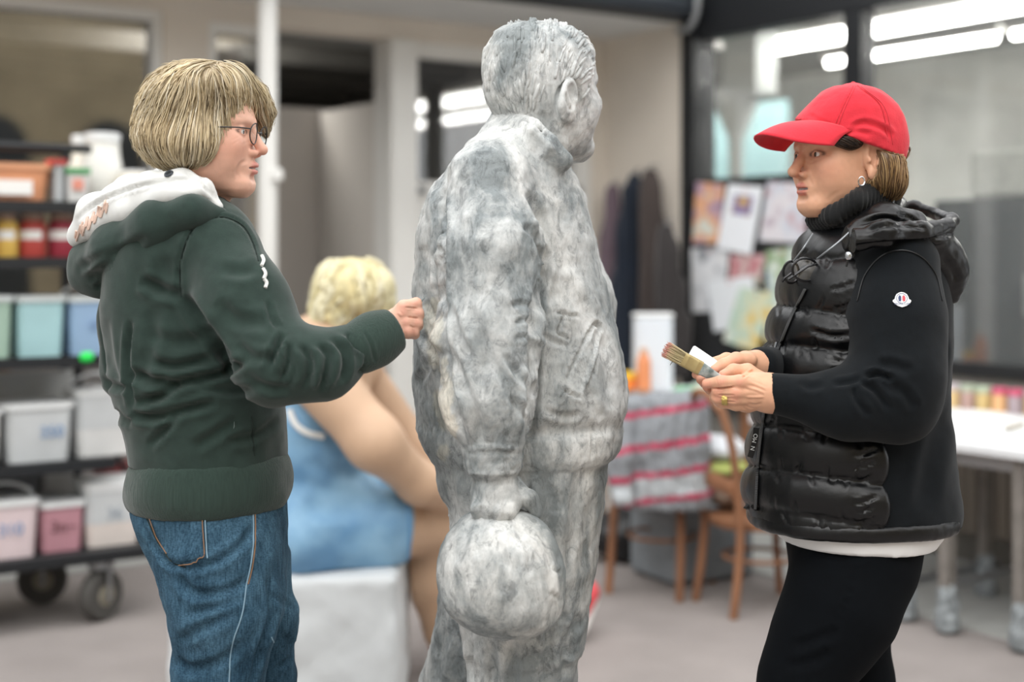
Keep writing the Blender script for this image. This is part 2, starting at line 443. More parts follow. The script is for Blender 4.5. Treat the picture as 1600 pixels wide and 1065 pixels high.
fl = MB().box((0, 5, -.05), (26, 24, .1)); struct('floor', fl, M_floor)
mb = MB(); rbox(mb, -.95, .0, -.733, 7.5, -.03, .012); rbox(mb, -7, -.95, -.733, -.1, -.03, .012); struct('trim_1', mb, M_conc)
WB = -.733
def ub(x): return on_w(x, 400, WB)[0]
ZS = 2.69                                            # soffit
mb = MB()                                            # back wall: piers and the header over the openings
rbox(mb, -8, ub(-230), WB-.16, WB, 0, ZS)
rbox(mb, ub(256), ub(326), WB-.16, WB, 0, ZS)
rbox(mb, ub(925), 0, WB-.16, WB, 0, ZS)
rbox(mb, ub(-230), ub(256), WB-.16, WB, 2.60, ZS); rbox(mb, ub(326), ub(606), WB-.16, WB, 2.57, ZS)
rbox(mb, ub(606), ub(925), WB-.16, WB, 2.57, ZS)
struct('wall_back', mb, M_cream)
mb = MB(); rbox(mb, 0, .12, WB-.16, .0, 0, ZS); struct('wall_return', mb, M_cream)
mb = MB(); rbox(mb, -8, 0, WB-.16, -.02, ZS, ZS+.12); struct('ceiling_soffit', mb, M_soffit)
mb = MB(); rbox(mb, -8, .12, -.02, .05, ZS, 3.3); struct('trim_2', mb, M_fascia)
mb = MB(); rbox(mb, -8, -.02, .05, .16, ZS+.0, ZS+.11, .03); tag(mb.build('gutter', mat('gutter', '#2b3036', .45)), 'dark metal gutter along the fascia above the porch', 'gutter')
mb = MB(); b0 = RM(-.12, .12, ZS+.2)
bp = [RM(-.10, .06, ZS+.26), RM(-.10, .20, ZS+.22), RM(-.10, .22, ZS+.05), RM(-.10, .16, ZS-.05), RM(-.10, .05, ZS-.06)]
mb.tube(spline(bp, 6), .018, 8); tag(mb.build('gutter_bracket', M_steel, None, True), 'curved grey metal bracket hooked under the dark fascia at the corner', 'bracket')
# frames in the back wall
def frame(mb, x0, x1, z0, z1, t=.06, w0=WB-.11, w1=WB-.02):
    u0, u1 = ub(x0), ub(x1)
    rbox(mb, u0, u0+t, w0, w1, z0, z1); rbox(mb, u1-t, u1, w0, w1, z0, z1); rbox(mb, u0+t, u1-t, w0, w1, z1-t, z1); rbox(mb, u0+t, u1-t, w0, w1, z0, z0+t)
    return u0+t, u1-t
def pane(name, u0, u1, w, z0, z1, m, par):
    mb = MB(); rbox(mb, u0, u1, w-.004, w+.004, z0, z1); return mb.build(name, m, par)
mb = MB(); a, b = frame(mb, -230, 256, .02, 2.60, .05); o = struct('window_1', mb, M_white)
umid = ub(-20)
mb = MB(); rbox(mb, umid-.03, umid+.03, WB-.1, WB-.03, .07, 2.55); mb.build('mullion', M_white, o)
pane('pane', a, umid-.03, WB-.06, .07, 2.55, M_glassd, o); pane('pane', umid+.03, b, WB-.06, .07, 2.55, M_glassd, o)
mb = MB(); a, b = frame(mb, 326, 436, .02, 2.57, .05); o = struct('window_2', mb, M_white); pane('pane', a, b, WB-.06, .07, 2.52, M_glassd, o)
mb = MB(); rbox(mb, ub(608), ub(650), WB-.18, WB+.03, 0, 2.57, .01); struct('trim_3', mb, M_white)
mb = MB(); u0, u1 = ub(650), ub(925)
zt, zb = on_w(655, 88, WB)[1], on_w(700, 284, WB)[1]
ug0, ug1 = ub(654), ub(905)
rbox(mb, u0, ug0, WB-.1, WB-.02, 0, 2.57); rbox(mb, ug1, u1, WB-.1, WB-.02, 0, 2.57); rbox(mb, ug0, ug1, WB-.1, WB-.02, zt, 2.57); rbox(mb, ug0, ug1, WB-.1, WB-.02, 0, zb)
o = struct('door_1', mb, M_white); pane('pane', ug0, ug1, WB-.06, zb, zt, M_glassd, o)
mb = MB(); rbox(mb, ug0+.05, ug1-.05, WB-.02, WB-.005, .15, zb-.18, .005); mb.build('door_panel', M_white, o)
for xx in (657, 900):
    mb = MB(); uu, zz = on_w(xx, 296, WB); rbox(mb, uu-.03, uu+.03, WB-.02, WB+.03, zz-.02, zz+.02, .006); mb.build('latch', M_steel, o)
# the slim pale pole that carries the porch roof
up_, wp_ = uw(422, 6.59)
mb = MB(); q = RM(up_, -.03, 0); mb.lathe(q, [(.045, 0), (.045, ZS)], 20); po = mb.build('porch_pole', M_white, None, True); tag(po, 'slim round white pole holding up the porch roof', 'pole')
mb = MB(); q = RM(up_, -.03, 0); mb.box((q[0]+.05, q[1]-.03, on_w(443, 275, -.03)[1]), (.05, .04, .06), 0, .01); mb.build('light_switch', M_white, po)
mb = MB(); mb.lathe((q[0], q[1], .012), [(.09, 0), (.09, .015), (.05, .02)], 18); mb.build('base_plate', M_steel, po, True)
# rooms behind the back wall
mb = MB(); rbox(mb, -8, .1, -6.1, -6, 0, 3.1); struct('wall_inner_back', mb, M_dark)
mb = MB(); rbox(mb, -8, .1, -6.1, WB-.16, 3.0, 3.1); struct('ceiling', mb, M_dark)
mb = MB(); rbox(mb, -8.1, -8, -6.1, 0, 0, 3.1); struct('wall_inner_left', mb, M_dark)
mb = MB(); rbox(mb, .0, .1, -6.1, WB-.16, 0, 3.1); struct('wall_inner_right', mb, M_dark)
for i, ww in enumerate((-1.5, -2.4, -3.3, -4.2)):
    mb = MB(); rbox(mb, -5.5, .0, ww-.09, ww+.09, 2.62, 2.88); struct('trim_%d' % (10+i), mb, M_beam)
t = empty('fill_lamp', RM(-2.1, -2.0, 2.9), 'unseen square lamp added to brighten the room behind the porch', 'lamp')  # added fill lamp, kept out of view above the header
mb = MB(); rbox(mb, -2.4, -1.8, -2.3, -1.7, 2.93, 2.97, .01); mb.build('housing', M_white, t)
mb = MB(); rbox(mb, -2.37, -1.83, -2.27, -1.73, 2.91, 2.93); mb.build('diffuser', emat('fill_glow', (1, .97, .92), 8.0), t)
mb = MB(); mb.tube([RM(-2.1, -2, 2.96), RM(-2.1, -2, 3.0)], .012, 8); mb.build('stem', M_steel, t)
upn = ub(607)+.02
wfar = on_u(500, 400, upn)[0]
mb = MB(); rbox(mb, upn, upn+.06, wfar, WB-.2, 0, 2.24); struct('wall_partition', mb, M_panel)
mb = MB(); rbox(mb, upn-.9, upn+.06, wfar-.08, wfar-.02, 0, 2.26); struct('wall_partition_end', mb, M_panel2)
ul_ = ub(380)
mb = MB(); rbox(mb, ub(322), ub(432), WB-.5, WB-.46, .02, 2.5); struct('wall_screen', mb, mat('curtain', '#9b948b', .9, noise=.25, nscale=3, stretch=(6, 6, .3)))
# ------------------------------------------------------------------ glass wall on the right
def wr(x): return on_u(x, 400, 0)[0]
mb = MB(); rbox(mb, -.03, .13, .0, wr(1090), 0, 2.75); struct('trim_4', mb, M_black)
o = MB(); rbox(o, 0, .1, wr(1090), 6.5, 2.58, 3.35); struct('wall_right_header', o, M_black)
mb = MB(); rbox(mb, 0, .1, wr(1318), wr(1345), .0, 2.6); struct('trim_5', mb, M_black)
mb = MB(); rbox(mb, 0, .1, wr(1090), wr(1318), 1.73, 1.79); o = struct('window_3', mb, M_black)
pane('pane', .045, .053, 0, 0, 1, M_glassr, o) if False else None
def rpane(w0, w1, z0, z1, par):
    mb = MB(); rbox(mb, .045, .053, w0, w1, z0, z1); return mb.build('pane', M_glassr, par)
rpane(wr(1090), wr(1318), 1.79, 2.58, o)
mb = MB(); rbox(mb, 0, .1, wr(1345), 6.0, .84, .90); o = struct('window_4', mb, M_black); rpane(wr(1345), 6.0, .90, 2.58, o)
mb = MB(); rbox(mb, .02, .1, wr(1090), wr(1318), 0, 1.73); rbox(mb, .02, .1, wr(1345), 6.0, 0, .84); struct('wall_right', mb, mat('right_low_wall', '#77746f', .8, noise=.08))
mb = MB(); rbox(mb, .1, 4.2, -4, 6.2, 3.0, 3.1); struct('ceiling_workshop', mb, mat('workshop_ceiling', '#8d8f8e', .9))
mb = MB(); rbox(mb, 4.0, 4.1, -4, 6.2, 0, 3.1); struct('wall_workshop_back', mb, mat('workshop_wall', '#dadbd6', .9, noise=.22, nscale=1.6, detail=6))
mb = MB(); rbox(mb, .1, 4.1, -4.1, -4, 0, 3.1); struct('wall_workshop_end', mb, mat('workshop_end', '#c2c6c3', .9))
# workshop behind the glass
L_tube = emat('tube_glow', (1, 1, .95), 12.0)
def lamp(u, w0, w1, z, wd, label):
    t = empty('tube_lamp', RM(u, (w0+w1)/2, z), label, 'lamp', 'tube lamps behind the glass')
    mb = MB(); rbox(mb, u-wd*.8, u+wd*.8, w0, w1, z+.02, z+.07); mb.build('housing', M_white, t)
    mb = MB(); rbox(mb, u-wd/2, u+wd/2, w0+.02, w1-.02, z-.02, z+.02, .01); mb.build('tube', L_tube, t)
    for ww in (w0+.15, w1-.15): MB().tube([RM(u, ww, z+.06), RM(u, ww, 3.0)], .006, 6).build('hanger', M_steel, t)
lamp(.8, .30, 1.5, 2.49, .04, 'tube lamp hung low behind the glass by the mullion')
lamp(.8, 1.55, 3.2, 2.49, .04, 'tube lamp hung low behind the glass over the table')
lamp(1.3, -3.4, -1.3, 2.86, .34, 'wide lamp panel added deep in the workshop to brighten the teal board')  # added fill light for the teal board, mostly hidden by the header
lamp(1.5, -1.2, 4.2, 2.78, .24, 'wide bright lamp panel under the workshop ceiling')
mb = MB(); rbox(mb, 1.9, 1.95, on_u(1060, 0, 1.9)[0], on_u(1228, 0, 1.9)[0], .0, on_u(1150, 165, 1.9)[1], .01); tag(mb.build('teal_board', mat('teal_board', '#86a6a9', .6, noise=.05)), 'large pale teal board leaning behind the corner pane', 'board')
t = empty('air_duct', RM(1.1, on_u(1150, 0, 1.1)[0], 2.0), 'grey metal air duct with hopper behind the corner pane', 'duct')
mb = MB(); rbox(mb, 1.0, 1.2, on_u(1128, 0, 1.0)[0], on_u(1180, 0, 1.0)[0], on_u(1150, 150, 1.0)[1], 2.99, .01); mb.build('shaft', mat('duct_metal', '#b8bcba', .5, metal=.3), t)
mb = MB(); q = RM(1.1, on_u(1150, 0, 1.1)[0], on_u(1150, 215, 1.0)[1])
mb.lathe(q, [(.04, -.5), (.05, 0), (.14, .2), (.14, .3)], 16); mb.build('hopper', MATS['duct_metal'], t, True)
t = empty('storage_cabinet', RM(.75, 3, 0), 'long dark green-grey cabinet standing inside the workshop behind the glass', 'cabinet')
M_cab = mat('cabinet', '#30383b', .6, noise=.12)
mb = MB(); rbox(mb, .5, 1.0, wr(1352), 5.6, 0, 1.66, .01); mb.build('body', M_cab, t)
for i in range(7):
    w0 = wr(1352)+.02+i*.62; mb = MB(); rbox(mb, .48, .5, w0, w0+.6, .1, 1.62, .005); d = mb.build('door', M_cab, t)
    mb = MB(); rbox(mb, .465, .48, w0+.53, w0+.56, 1.1, 1.3, .004); mb.build('handle', M_steel, d)
mb = MB(); rbox(mb, .55, .95, 1.5, 2.3, 1.66, 1.9, .02); tag(mb.build('cardboard_box', mat('pale_carton', '#b5b7ae', .8, noise=.1)), 'pale carton lying on top of the dark cabinet behind the glass', 'box')
mb = MB(); rbox(mb, .55, .9, 2.6, 3.1, 1.66, 1.82, .02); tag(mb.build('cardboard_box', mat('olive_carton', '#8d9386', .8, noise=.1)), 'small olive carton on top of the dark cabinet behind the glass', 'box')
# neighbouring buildings round the yard (seen only as reflections)
M_stone = mat('stone_facade', '#c9b795', .9, noise=.15, nscale=2)
M_arch = mat('arch_dark', '#3c4144', .3)
mb = MB(); rbox(mb, -9, 3.5, 10.5, 10.8, 0, 4.6); wfc = struct('wall_front', mb, M_stone)
for i in range(8):
    mb = MB(); uc = -8+i*1.45; pts = []
    for k in range(9):
        a = math.pi*k/8; pts.append(RM(uc-.45*math.cos(a), 10.49, 2.6+.55*math.sin(a)))
    pts = [RM(uc-.45, 10.49, .6)]+pts+[RM(uc+.45, 10.49, .6)]
    mb.prism(pts, np.array(RM(0, .02, 0))-np.array(RM(0, 0, 0))); mb.build('arched_window', M_arch, wfc)
mb = MB(); rbox(mb, -9.3, -9, -.7, 10.8, 0, 3.6); struct('wall_left', mb, mat('left_render', '#cfcdc6', .9, noise=.1))
# ================================================================== helpers for goods
def text_mesh(s, size, name, m, par, M, ext=.0006):
    cu = bpy.data.curves.new('t', 'FONT'); cu.body = s; cu.size = size; cu.extrude = ext; cu.align_x = 'CENTER'; cu.align_y = 'CENTER'
    to = bpy.data.objects.new('t', cu); COL.objects.link(to); bpy.context.view_layer.update()
    me = bpy.data.meshes.new_from_object(to.evaluated_get(bpy.context.evaluated_depsgraph_get())); bpy.data.objects.remove(to)
    me.transform(M); me.materials.clear(); me.materials.append(m); me.name = name
    o = bpy.data.objects.new(name, me); COL.objects.link(o); return parent(o, par)
def face_w(u, w, z):                                 # frame on a face that looks along +w (towards us): x right, y up
    x = np.array([CA[0], CA[1], 0]); n = np.array([CB[0], CB[1], 0]); q = RM(u, w, z)
    return Matrix(((x[0], 0, n[0], q[0]), (x[1], 0, n[1], q[1]), (0, 1, 0, q[2]), (0, 0, 0, 1)))
def frustum(mb, u0, u1, w0, w1, z0, z1, tap=.88):
    uc, wc = (u0+u1)/2, (w0+w1)/2; du, dw = (u1-u0)/2, (w1-w0)/2; c = min(du, dw)*.18; V = []
    for z, s in ((z0, tap), (z1, 1)):
        for (a, b) in ((-1, -.0), ):
            pass
        for a, b in ((du-c, dw), (du, dw-c), (du, -dw+c), (du-c, -dw), (-du+c, -dw), (-du, -dw+c), (-du, dw-c), (-du+c, dw)):
            V.append(RM(uc+a*s, wc+b*s, z))
    F = [tuple(range(8))[::-1], tuple(range(8, 16))]+[(i, (i+1) % 8, 8+(i+1) % 8, 8+i) for i in range(8)]
    return mb.add(V, F)
def handle_bail(mb, u0, u1, w, z, h, lean=0):
    pts = [RM(u0, w, z), RM(u0+.01, w+lean*.5, z+h*.55), RM((u0+u1)/2, w+lean, z+h), RM(u1-.01, w+lean*.5, z+h*.55), RM(u1, w, z)]
    mb.tube(spline(pts, 5), .007, 6)
M_shelf = mat('shelf_steel', '#191b1e', .5)
M_ink_b = mat('blue_marker', '#6f93bd', .7); M_ink_d = mat('dark_marker', '#5b3038', .7)
M_lid = mat('white_lid', '#e2e4e4', .45); M_lab = mat('paper_label', '#f0eeea', .8)
# ------------------------------------------------------------------ shelf trolley
WT = uw(158, 5.32)[1]; WT0 = WT-.56
uL, uR = on_w(-190, 400, WT)[0], on_w(246, 400, WT)[0]
def zt_(y): return on_w(60, y, WT)[1]
zs = [zt_(872), zt_(726), zt_(560), zt_(404), zt_(316)]
tr = empty('shelf_trolley', RM((uL+uR)/2, (WT+WT0)/2, 0), 'black steel shelf trolley on castors loaded with tubs of pigment', 'trolley')
for i, z in enumerate(zs):
    mb = MB(); d = .045 if i == 0 else .025
    rbox(mb, uL, uR if i == 0 else uR-.16, WT0, WT, z-d, z, .004); s_ = mb.build('deck' if i == 0 else 'shelf', M_shelf, tr)
    if i > 0:
        mb = MB(); rbox(mb, uL, uR-.16, WT, WT+.008, z-.035, z+.006); mb.build('lip', M_shelf, s_)
for uu in (uL+.03, (uL+uR)/2-.3, uR-.19):
    for ww in (WT0+.02, WT-.02):
        if ww > WT-.1 and uu > uL+.1: continue
        mb = MB(); rbox(mb, uu-.015, uu+.015, ww-.015, ww+.015, zs[0], zt_(222)+.02); mb.build('post', M_shelf, tr)
u122 = on_w(122, 600, WT-.3)[0]
mb = MB(); rbox(mb, u122-.014, u122+.014, WT-.32, WT-.29, zs[0], zs[2]); mb.build('post', M_shelf, tr)
mb = MB(); mb.tube([RM(u122+.32, WT-.3, zs[0]), RM(u122+.15, WT-.3, zs[1]-.02)], .012, 6); mb.build('brace', M_shelf, tr)
zr = zt_(229); mb = MB(); mb.tube([RM(uL, WT-.02, zr), RM(uR-.25, WT-.02, zr)], .016, 8); mb.build('rail', M_shelf, tr, True)
mb = MB(); mb.tube([RM(uL, WT0+.02, zr), RM(uR-.19, WT0+.02, zr+.03)], .016, 8); mb.build('rail', M_shelf, tr, True)
M_rub = mat('wheel_rubber', '#4a4845', .8); M_hub = mat('wheel_hub', '#8d8778', .6, noise=.2)
def castor(u, w, r, tilt):
    c = RM(u, w, r); ax = np.array([CB[0]*math.cos(tilt)+CA[0]*math.sin(tilt), CB[1]*math.cos(tilt)+CA[1]*math.sin(tilt), 0])
    mb = MB(); mb.lathe(c, [(r*.55, -.028), (r*.9, -.028), (r, -.012), (r, .012), (r*.9, .028), (r*.55, .028)], 28, ax); wh = mb.build('wheel', M_rub, tr, True)
    mb = MB(); mb.lathe(c, [(r*.15, -.034), (r*.5, -.026), (r*.62, -.02), (r*.62, .02), (r*.5, .026), (r*.15, .034)], 24, ax); mb.build('hub', M_hub, wh, True)
    mb = MB()
    for s in (-1, 1):
        a = np.array(c)+ax*s*.042; b = a.copy(); b[2] = zs[0]-.05
        mb.tube([a-np.array([0, 0, .02]), b], .02, 6, flat=(1, .3))
    mb.lathe((c[0], c[1], zs[0]-.075), [(.05, 0), (.05, .03)], 14); mb.build('fork', M_steel, tr)
r_ = .098
castor(on_w(158, 900, WT-.07)[0], WT-.07, r_, .5); castor(on_w(66, 900, WT0+.1)[0], WT0+.1, r_, -.2); castor(uL+.1, WT-.07, r_, 0)
# goods on the trolley
def tub(xl, xr, ytop, lev, wo, label, body, lidm=None, fill=None, fillh=.5, text=None, tm=None, group='pigment tubs on the trolley', bail=False, dep=.24, name='plastic_tub', lidh=.022, tsz=.06, tpos=.0):
    w1 = WT-wo; w0 = w1-dep; u0, u1 = on_w(xl, 400, w1)[0], on_w(xr, 400, w1)[0]; z0 = zs[lev]+.001
    z1 = on_w((xl+xr)/2, ytop, w1)[1]; t = empty(name, RM((u0+u1)/2, (w0+w1)/2, z0), label, 'tub', group)
    zl = z1-lidh if lidm else z1
    if fill:
        zf = z0+(zl-z0)*fillh
        mb = MB(); frustum(mb, u0+.004, u1-.004, w0, w1-.004, z0, zf, .92); mb.build('contents', fill, t)
        mb = MB(); frustum(mb, u0, u1, w0, w1, zf, zl, .97); mb.build('body', body, t)
    else:
        mb = MB(); frustum(mb, u0+.004, u1-.004, w0, w1-.004, z0, zl, .9); mb.build('body', body, t)
    if lidm:
        mb = MB(); frustum(mb, u0-.004, u1+.004, w0-.004, w1+.004, zl, z1, 1.0); l = mb.build('lid', lidm, t)
    if text: text_mesh(text, tsz, 'writing', tm, t, face_w((u0+u1)/2+tpos, w1+.0015, z0+(z1-z0)*.5))
    if bail:
        mb = MB(); handle_bail(mb, u0, u1, (w0+w1)/2, zl, .075, bail if bail is not True else 0); mb.build('handle', M_lid, t, True)
    return t
def C(name, h, **k): return mat(name, h, .5, noise=.05, nscale=8, **k)
P_grey = C('plastic_clear', '#c9cccd'); P_white = C('plastic_white', '#dcdcda')
tub(-75, 4, 640, 1, .04, 'white lidded tub at the outer end of the second shelf up', P_white, M_lid)
tub(10, 117, 630, 1, .05, 'cloudy tub with white lid and blue marker writing on the shelf above the deck', P_grey, M_lid, text='350', tm=M_ink_b, tpos=.04)
tub(121, 214, 608, 1, .08, 'clear round-shouldered tub with white powder next to the tub marked in blue', P_grey, M_lid, fill=P_white, fillh=.45, bail=-.06, dep=.19)
tub(0, 18, 655, 1, .30, 'brown tub tucked behind the cloudy tubs', C('brown_tub', '#8d7a63'), dep=.15)
tub(108, 132, 640, 1, .32, 'olive yellow tub squeezed behind two cloudy tubs', C('olive_tub', '#b0a667'), dep=.15)
tub(-30, 63, 782, 0, .03, 'pale pink tub with blue marker writing and raised white handle on the deck', C('pale_pink', '#dbc9cb'), M_lid, text='310', tm=M_ink_b, bail=.02)
tub(64, 134, 783, 0, .06, 'dusty rose tub with dark scribble on the deck', C('rose', '#c08d97'), M_lid, text='3n~', tm=M_ink_d)
t_ = tub(136, 222, 752, 0, .06, 'half-full clear tub with thick white lid at the end of the deck', P_grey, M_lid, fill=C('cream_powder', '#e0d6cf'), fillh=.42, text='36', tm=mat('grey_marker', '#9aa3ad', .7), lidh=.035, dep=.20)
tub(-40, 21, 462, 2, .05, 'sage green pigment tub on the middle shelf', C('sage', '#a4bfae'), C('clear_lid', '#cdd3d3'))
tub(28, 104, 462, 2, .05, 'pale turquoise pigment tub on the middle shelf', C('turq', '#a9cfd3'), MATS['clear_lid'])
tub(110, 190, 462, 2, .05, 'powder blue pigment tub on the middle shelf', C('pblue', '#97b4d3'), MATS['clear_lid'], bail=.03, text='40', tm=mat('navy_marker', '#7d97bb', .7))
for k, (xl, xr, hx, lb) in enumerate(((-45, -3, '#c9a25c', 'jar of ochre pigment with white label on the jar shelf'), (-1, 33, '#dcb458', 'jar of bright yellow pigment with white label beside the red jars'), (35, 78, '#b8473f', 'jar of brick red pigment with white label between yellow and crimson'), (81, 122, '#9c3040', 'jar of crimson pigment with white label, last in the row of jars'))):
    w1 = WT-.06; u0, u1 = on_w(xl, 400, w1)[0], on_w(xr, 400, w1)[0]; z0 = zs[3]; z1 = on_w(xl, 332, w1)[1]; rr = (u1-u0)/2
    t = empty('pigment_jar', RM((u0+u1)/2, w1-rr, z0), lb, 'jar', 'jars of pigment in a row'); c = RM((u0+u1)/2, w1-rr, z0); h = z1-z0
    mb = MB(); mb.lathe(c, [(rr*.9, 0), (rr, .01), (rr, h*.72), (rr*.8, h*.84)], 18); mb.build('glass', C('jar%d' % k, hx), t, True)
    mb = MB(); mb.lathe((c[0], c[1], z0+h*.84), [(rr*.85, 0), (rr*.85, h*.16)], 18); mb.build('lid', C('jarlid%d' % k, '#a98f80' if k else '#b9a88b'), t, True)
    mb = MB(); V = []; F = []
    for i in range(9):
        a = -TH*0-math.pi/2+(i-4)*.26
        for z in (.42, .62): V.append((c[0]+rr*1.012*math.cos(a), c[1]+rr*1.012*math.sin(a), z0+h*z))
    for i in range(8): F.append((2*i, 2*i+2, 2*i+3, 2*i+1))
    mb.add(V, F); mb.build('paper_label', M_lab, t, True)
# top shelf
t = tub(-60, 82, 254, 4, .04, 'orange plastic crate with a white label on the top shelf', C('orange_crate', '#dd9a72'), C('orange_lid', '#e3a57e'), name='plastic_crate', group=None, dep=.3)
u0 = on_w(0, 400, WT-.04)[0]; zc = on_w(40, 292, WT-.04)[1]
mb = MB(); rbox(mb, u0-.08, u0+.115, WT-.044, WT-.036, zc-.03, zc+.025); mb.build('paper_label', M_lab, t)
tub(84, 103, 248, 4, .05, 'narrow grey tub with a red top next to the orange crate', C('grey_tub', '#b9bdbf'), C('red_lid', '#d4554f'), dep=.1, group=None)
t = tub(106, 141, 262, 4, .03, 'small white tub with green lid in front of the white jugs', P_white, C('green_lid', '#4f9a63'), dep=.1, group=None)
uu, zz = on_w(122, 288, WT-.03); mb = MB(); rbox(mb, uu-.02, uu+.02, WT-.034, WT-.0275, zz-.02, zz+.02); mb.build('paper_label', mat('red_sticker', '#d98f7d', .7), t)
def jug(x, ytop, r, wo, label, shoulder=.72, neck=.62, hx='#e7e6e0', full=True):
    w1 = WT-wo; u0, z1 = on_w(x, ytop, w1); z0 = zs[4]; h = z1-z0; c = RM(u0, w1, z0)
    t = empty('white_jug', c, label, 'jug', 'white jugs on the top shelf')
    mb = MB(); mb.lathe(c, [(r*.95, 0), (r, .01), (r, h*shoulder), (r*neck*1.05, h*(shoulder+.14)), (r*neck, h*.88)], 20); mb.build('body', C('jug'+hx, hx), t, True)
    mb = MB(); mb.lathe((c[0], c[1], z0+h*.88), [(r*neck*1.08, 0), (r*neck*1.08, h*.11), (r*neck*.9, h*.12)], 20); mb.build('cap', M_lid, t, True)
jug(122, 211, .056, .36, 'slim cream jug with narrow neck standing behind the green lid', .5, .42, '#e4ddd0')
jug(160, 208, .075, .20, 'tall wide-mouthed white jug, the largest on the top shelf', .55, .85)
jug(208, 266, .060, .08, 'short cream tub with rounded shoulders half hidden behind the hood', .8, .8, '#ddd6c6')
# trays and boxes behind
tub(-40, 118, 582, 1, .455, 'long pale tray standing behind the tubs under the middle shelf', P_grey, None, dep=.07, name='plastic_tray', group=None)
tub(-40, 66, 738, 0, .36, 'grey ribbed crate at the back of the deck', C('ribbed_grey', '#77777a'), None, dep=.14, name='plastic_crate', group=None)
tub(68, 124, 732, 0, .36, 'white box at the back of the deck', P_white, None, dep=.14, name='plastic_box', group=None)
tub(160, 206, 722, 0, .36, 'dark red box at the back of the deck', C('dark_red', '#8e3a3a'), None, dep=.14, name='plastic_box', group=None)
uu, zz = on_w(133, 557, WT); mb = MB(); rbox(mb, uu-.025, uu+.025, WT+.008, WT+.03, zz-.018, zz+.018, .01); tag(mb.build('green_clip', mat('green_clip', '#27e45a', .4)), 'bright green plastic clip on the shelf edge', 'clip')
# ------------------------------------------------------------------ noticeboard with papers
t = empty('noticeboard', RM(-.02, 1, .6), 'black pinboard on the glass wall covered with pictures', 'board')
mb = MB(); rbox(mb, -.03, .0, wr(1082), wr(1330), .55, 1.8, .004); mb.build('panel', mat('pinboard', '#1b1c1e', .9), t)
for z_ in (1.76, .55): mb = MB(); rbox(mb, -.045, -.03, wr(1082), wr(1330), z_, z_+.04); mb.build('rail', M_black, t)
def multi(name, cols, scale=9, seed=0):
    m = bpy.data.materials.new(name); m.use_nodes = True; t = m.node_tree; N = t.nodes; L = t.links; b = N['Principled BSDF']; b.inputs['Roughness'].default_value = .6
    c = N.new('ShaderNodeTexCoord'); mp = N.new('ShaderNodeMapping'); mp.inputs['Location'].default_value = (seed, seed*.7, seed*.3); L.new(c.outputs['Object'], mp.inputs[0])
    nz = N.new('ShaderNodeTexNoise'); nz.inputs['Scale'].default_value = scale; nz.inputs['Detail'].default_value = 2; L.new(mp.outputs[0], nz.inputs['Vector'])
    r = N.new('ShaderNodeValToRGB'); r.color_ramp.interpolation = 'EASE'; L.new(nz.outputs['Fac'], r.inputs[0])
    while len(r.color_ramp.elements) < len(cols): r.color_ramp.elements.new(.5)
    for i, h in enumerate(cols): e = r.color_ramp.elements[i]; e.position = .3+.4*i/(len(cols)-1); e.color = (*hexc(h), 1)
    L.new(r.outputs[0], b.inputs['Base Color']); return m
def paper(quad, label, m, off=.004, inset=None, im=None):
    pts = [];
    for (x, y) in quad:
        w_, z_ = on_u(x, y, -.035-off); pts.append(np.array(RM(-.035-off, w_, z_)))
    d = np.array(RM(-.0015, 0, 0))-np.array(RM(0, 0, 0)); c = sum(pts)/4
    t = empty('pinned_paper', c, label, 'paper', 'papers on the pinboard')
    MB().prism(pts, d).build('sheet', m, t)
    if inset:
        p2 = []
        for (x, y) in inset:
            w_, z_ = on_u(x, y, -.0375-off); p2.append(np.array(RM(-.0375-off, w_, z_)))
        MB().prism(p2, d*.5).build('printed_picture', im, t)
    mb = MB(); top = (pts[0]+pts[1])/2; top[2] -= .02; mb.lathe(top+d*1.5, [(.006, 0), (.006, .006)], 8, d/np.linalg.norm(d)); mb.build('pin', mat('pin', '#c04a3a', .4), t)
pw = mat('sheet_white', '#e6e9ee', .7)
paper([(1138, 287), (1193, 292), (1174, 398), (1120, 388)], 'white sheet with a small colour photo at its top', pw, .017, [(1148, 304), (1178, 307), (1172, 338), (1142, 333)], multi('photo_small', ['#3a2f4d', '#8d7fa8', '#c9a24a'], 12, 3))
paper([(1088, 284), (1132, 288), (1124, 380), (1082, 380)], 'print in orange and violet tones at the post', multi('orange_print', ['#7d6c8f', '#b99aa5', '#d9a27c', '#cfd2c8'], 9, 1), .013)
paper([(1200, 283), (1262, 287), (1258, 380), (1186, 376)], 'large pale photo with grey and pink figures', multi('pale_photo', ['#b6a9b5', '#d9d4d8', '#c8ccd6', '#c3a2a8'], 7, 5), .013)
paper([(1080, 388), (1140, 384), (1130, 486), (1082, 488)], 'grey and white photo hanging under the orange print', multi('grey_photo', ['#8b8e94', '#d4d6da', '#e2e2e4'], 8, 7))
paper([(1142, 396), (1196, 398), (1190, 446), (1138, 440)], 'red and pink picture under the white sheet', multi('red_pic', ['#a9454f', '#cfa9ac', '#8f9a86'], 12, 8))
paper([(1196, 392), (1250, 384), (1246, 452), (1200, 460)], 'green landscape picture on the pinboard', multi('green_pic', ['#4f6b4f', '#87a074', '#cfd8cc', '#a9bcc4'], 11, 9))
paper([(1106, 440), (1176, 430), (1186, 506), (1116, 518)], 'plain white sheet hanging low on the pinboard', mat('sheet_white_b', '#e0e4e8', .7), .008)
paper([(1156, 448), (1212, 458), (1182, 550), (1130, 532)], 'yellow and pale green drawing hanging askew', multi('yellow_draw', ['#dbb95a', '#d7d6b4', '#b9d0c0', '#dfe3d8'], 9, 11), .012)
paper([(1200, 456), (1258, 452), (1250, 530), (1196, 536)], 'pale turquoise sheet beside the yellow drawing', multi('turq_sheet', ['#9fd0d2', '#d8e4e0', '#e3d6a4'], 7, 13), .004)
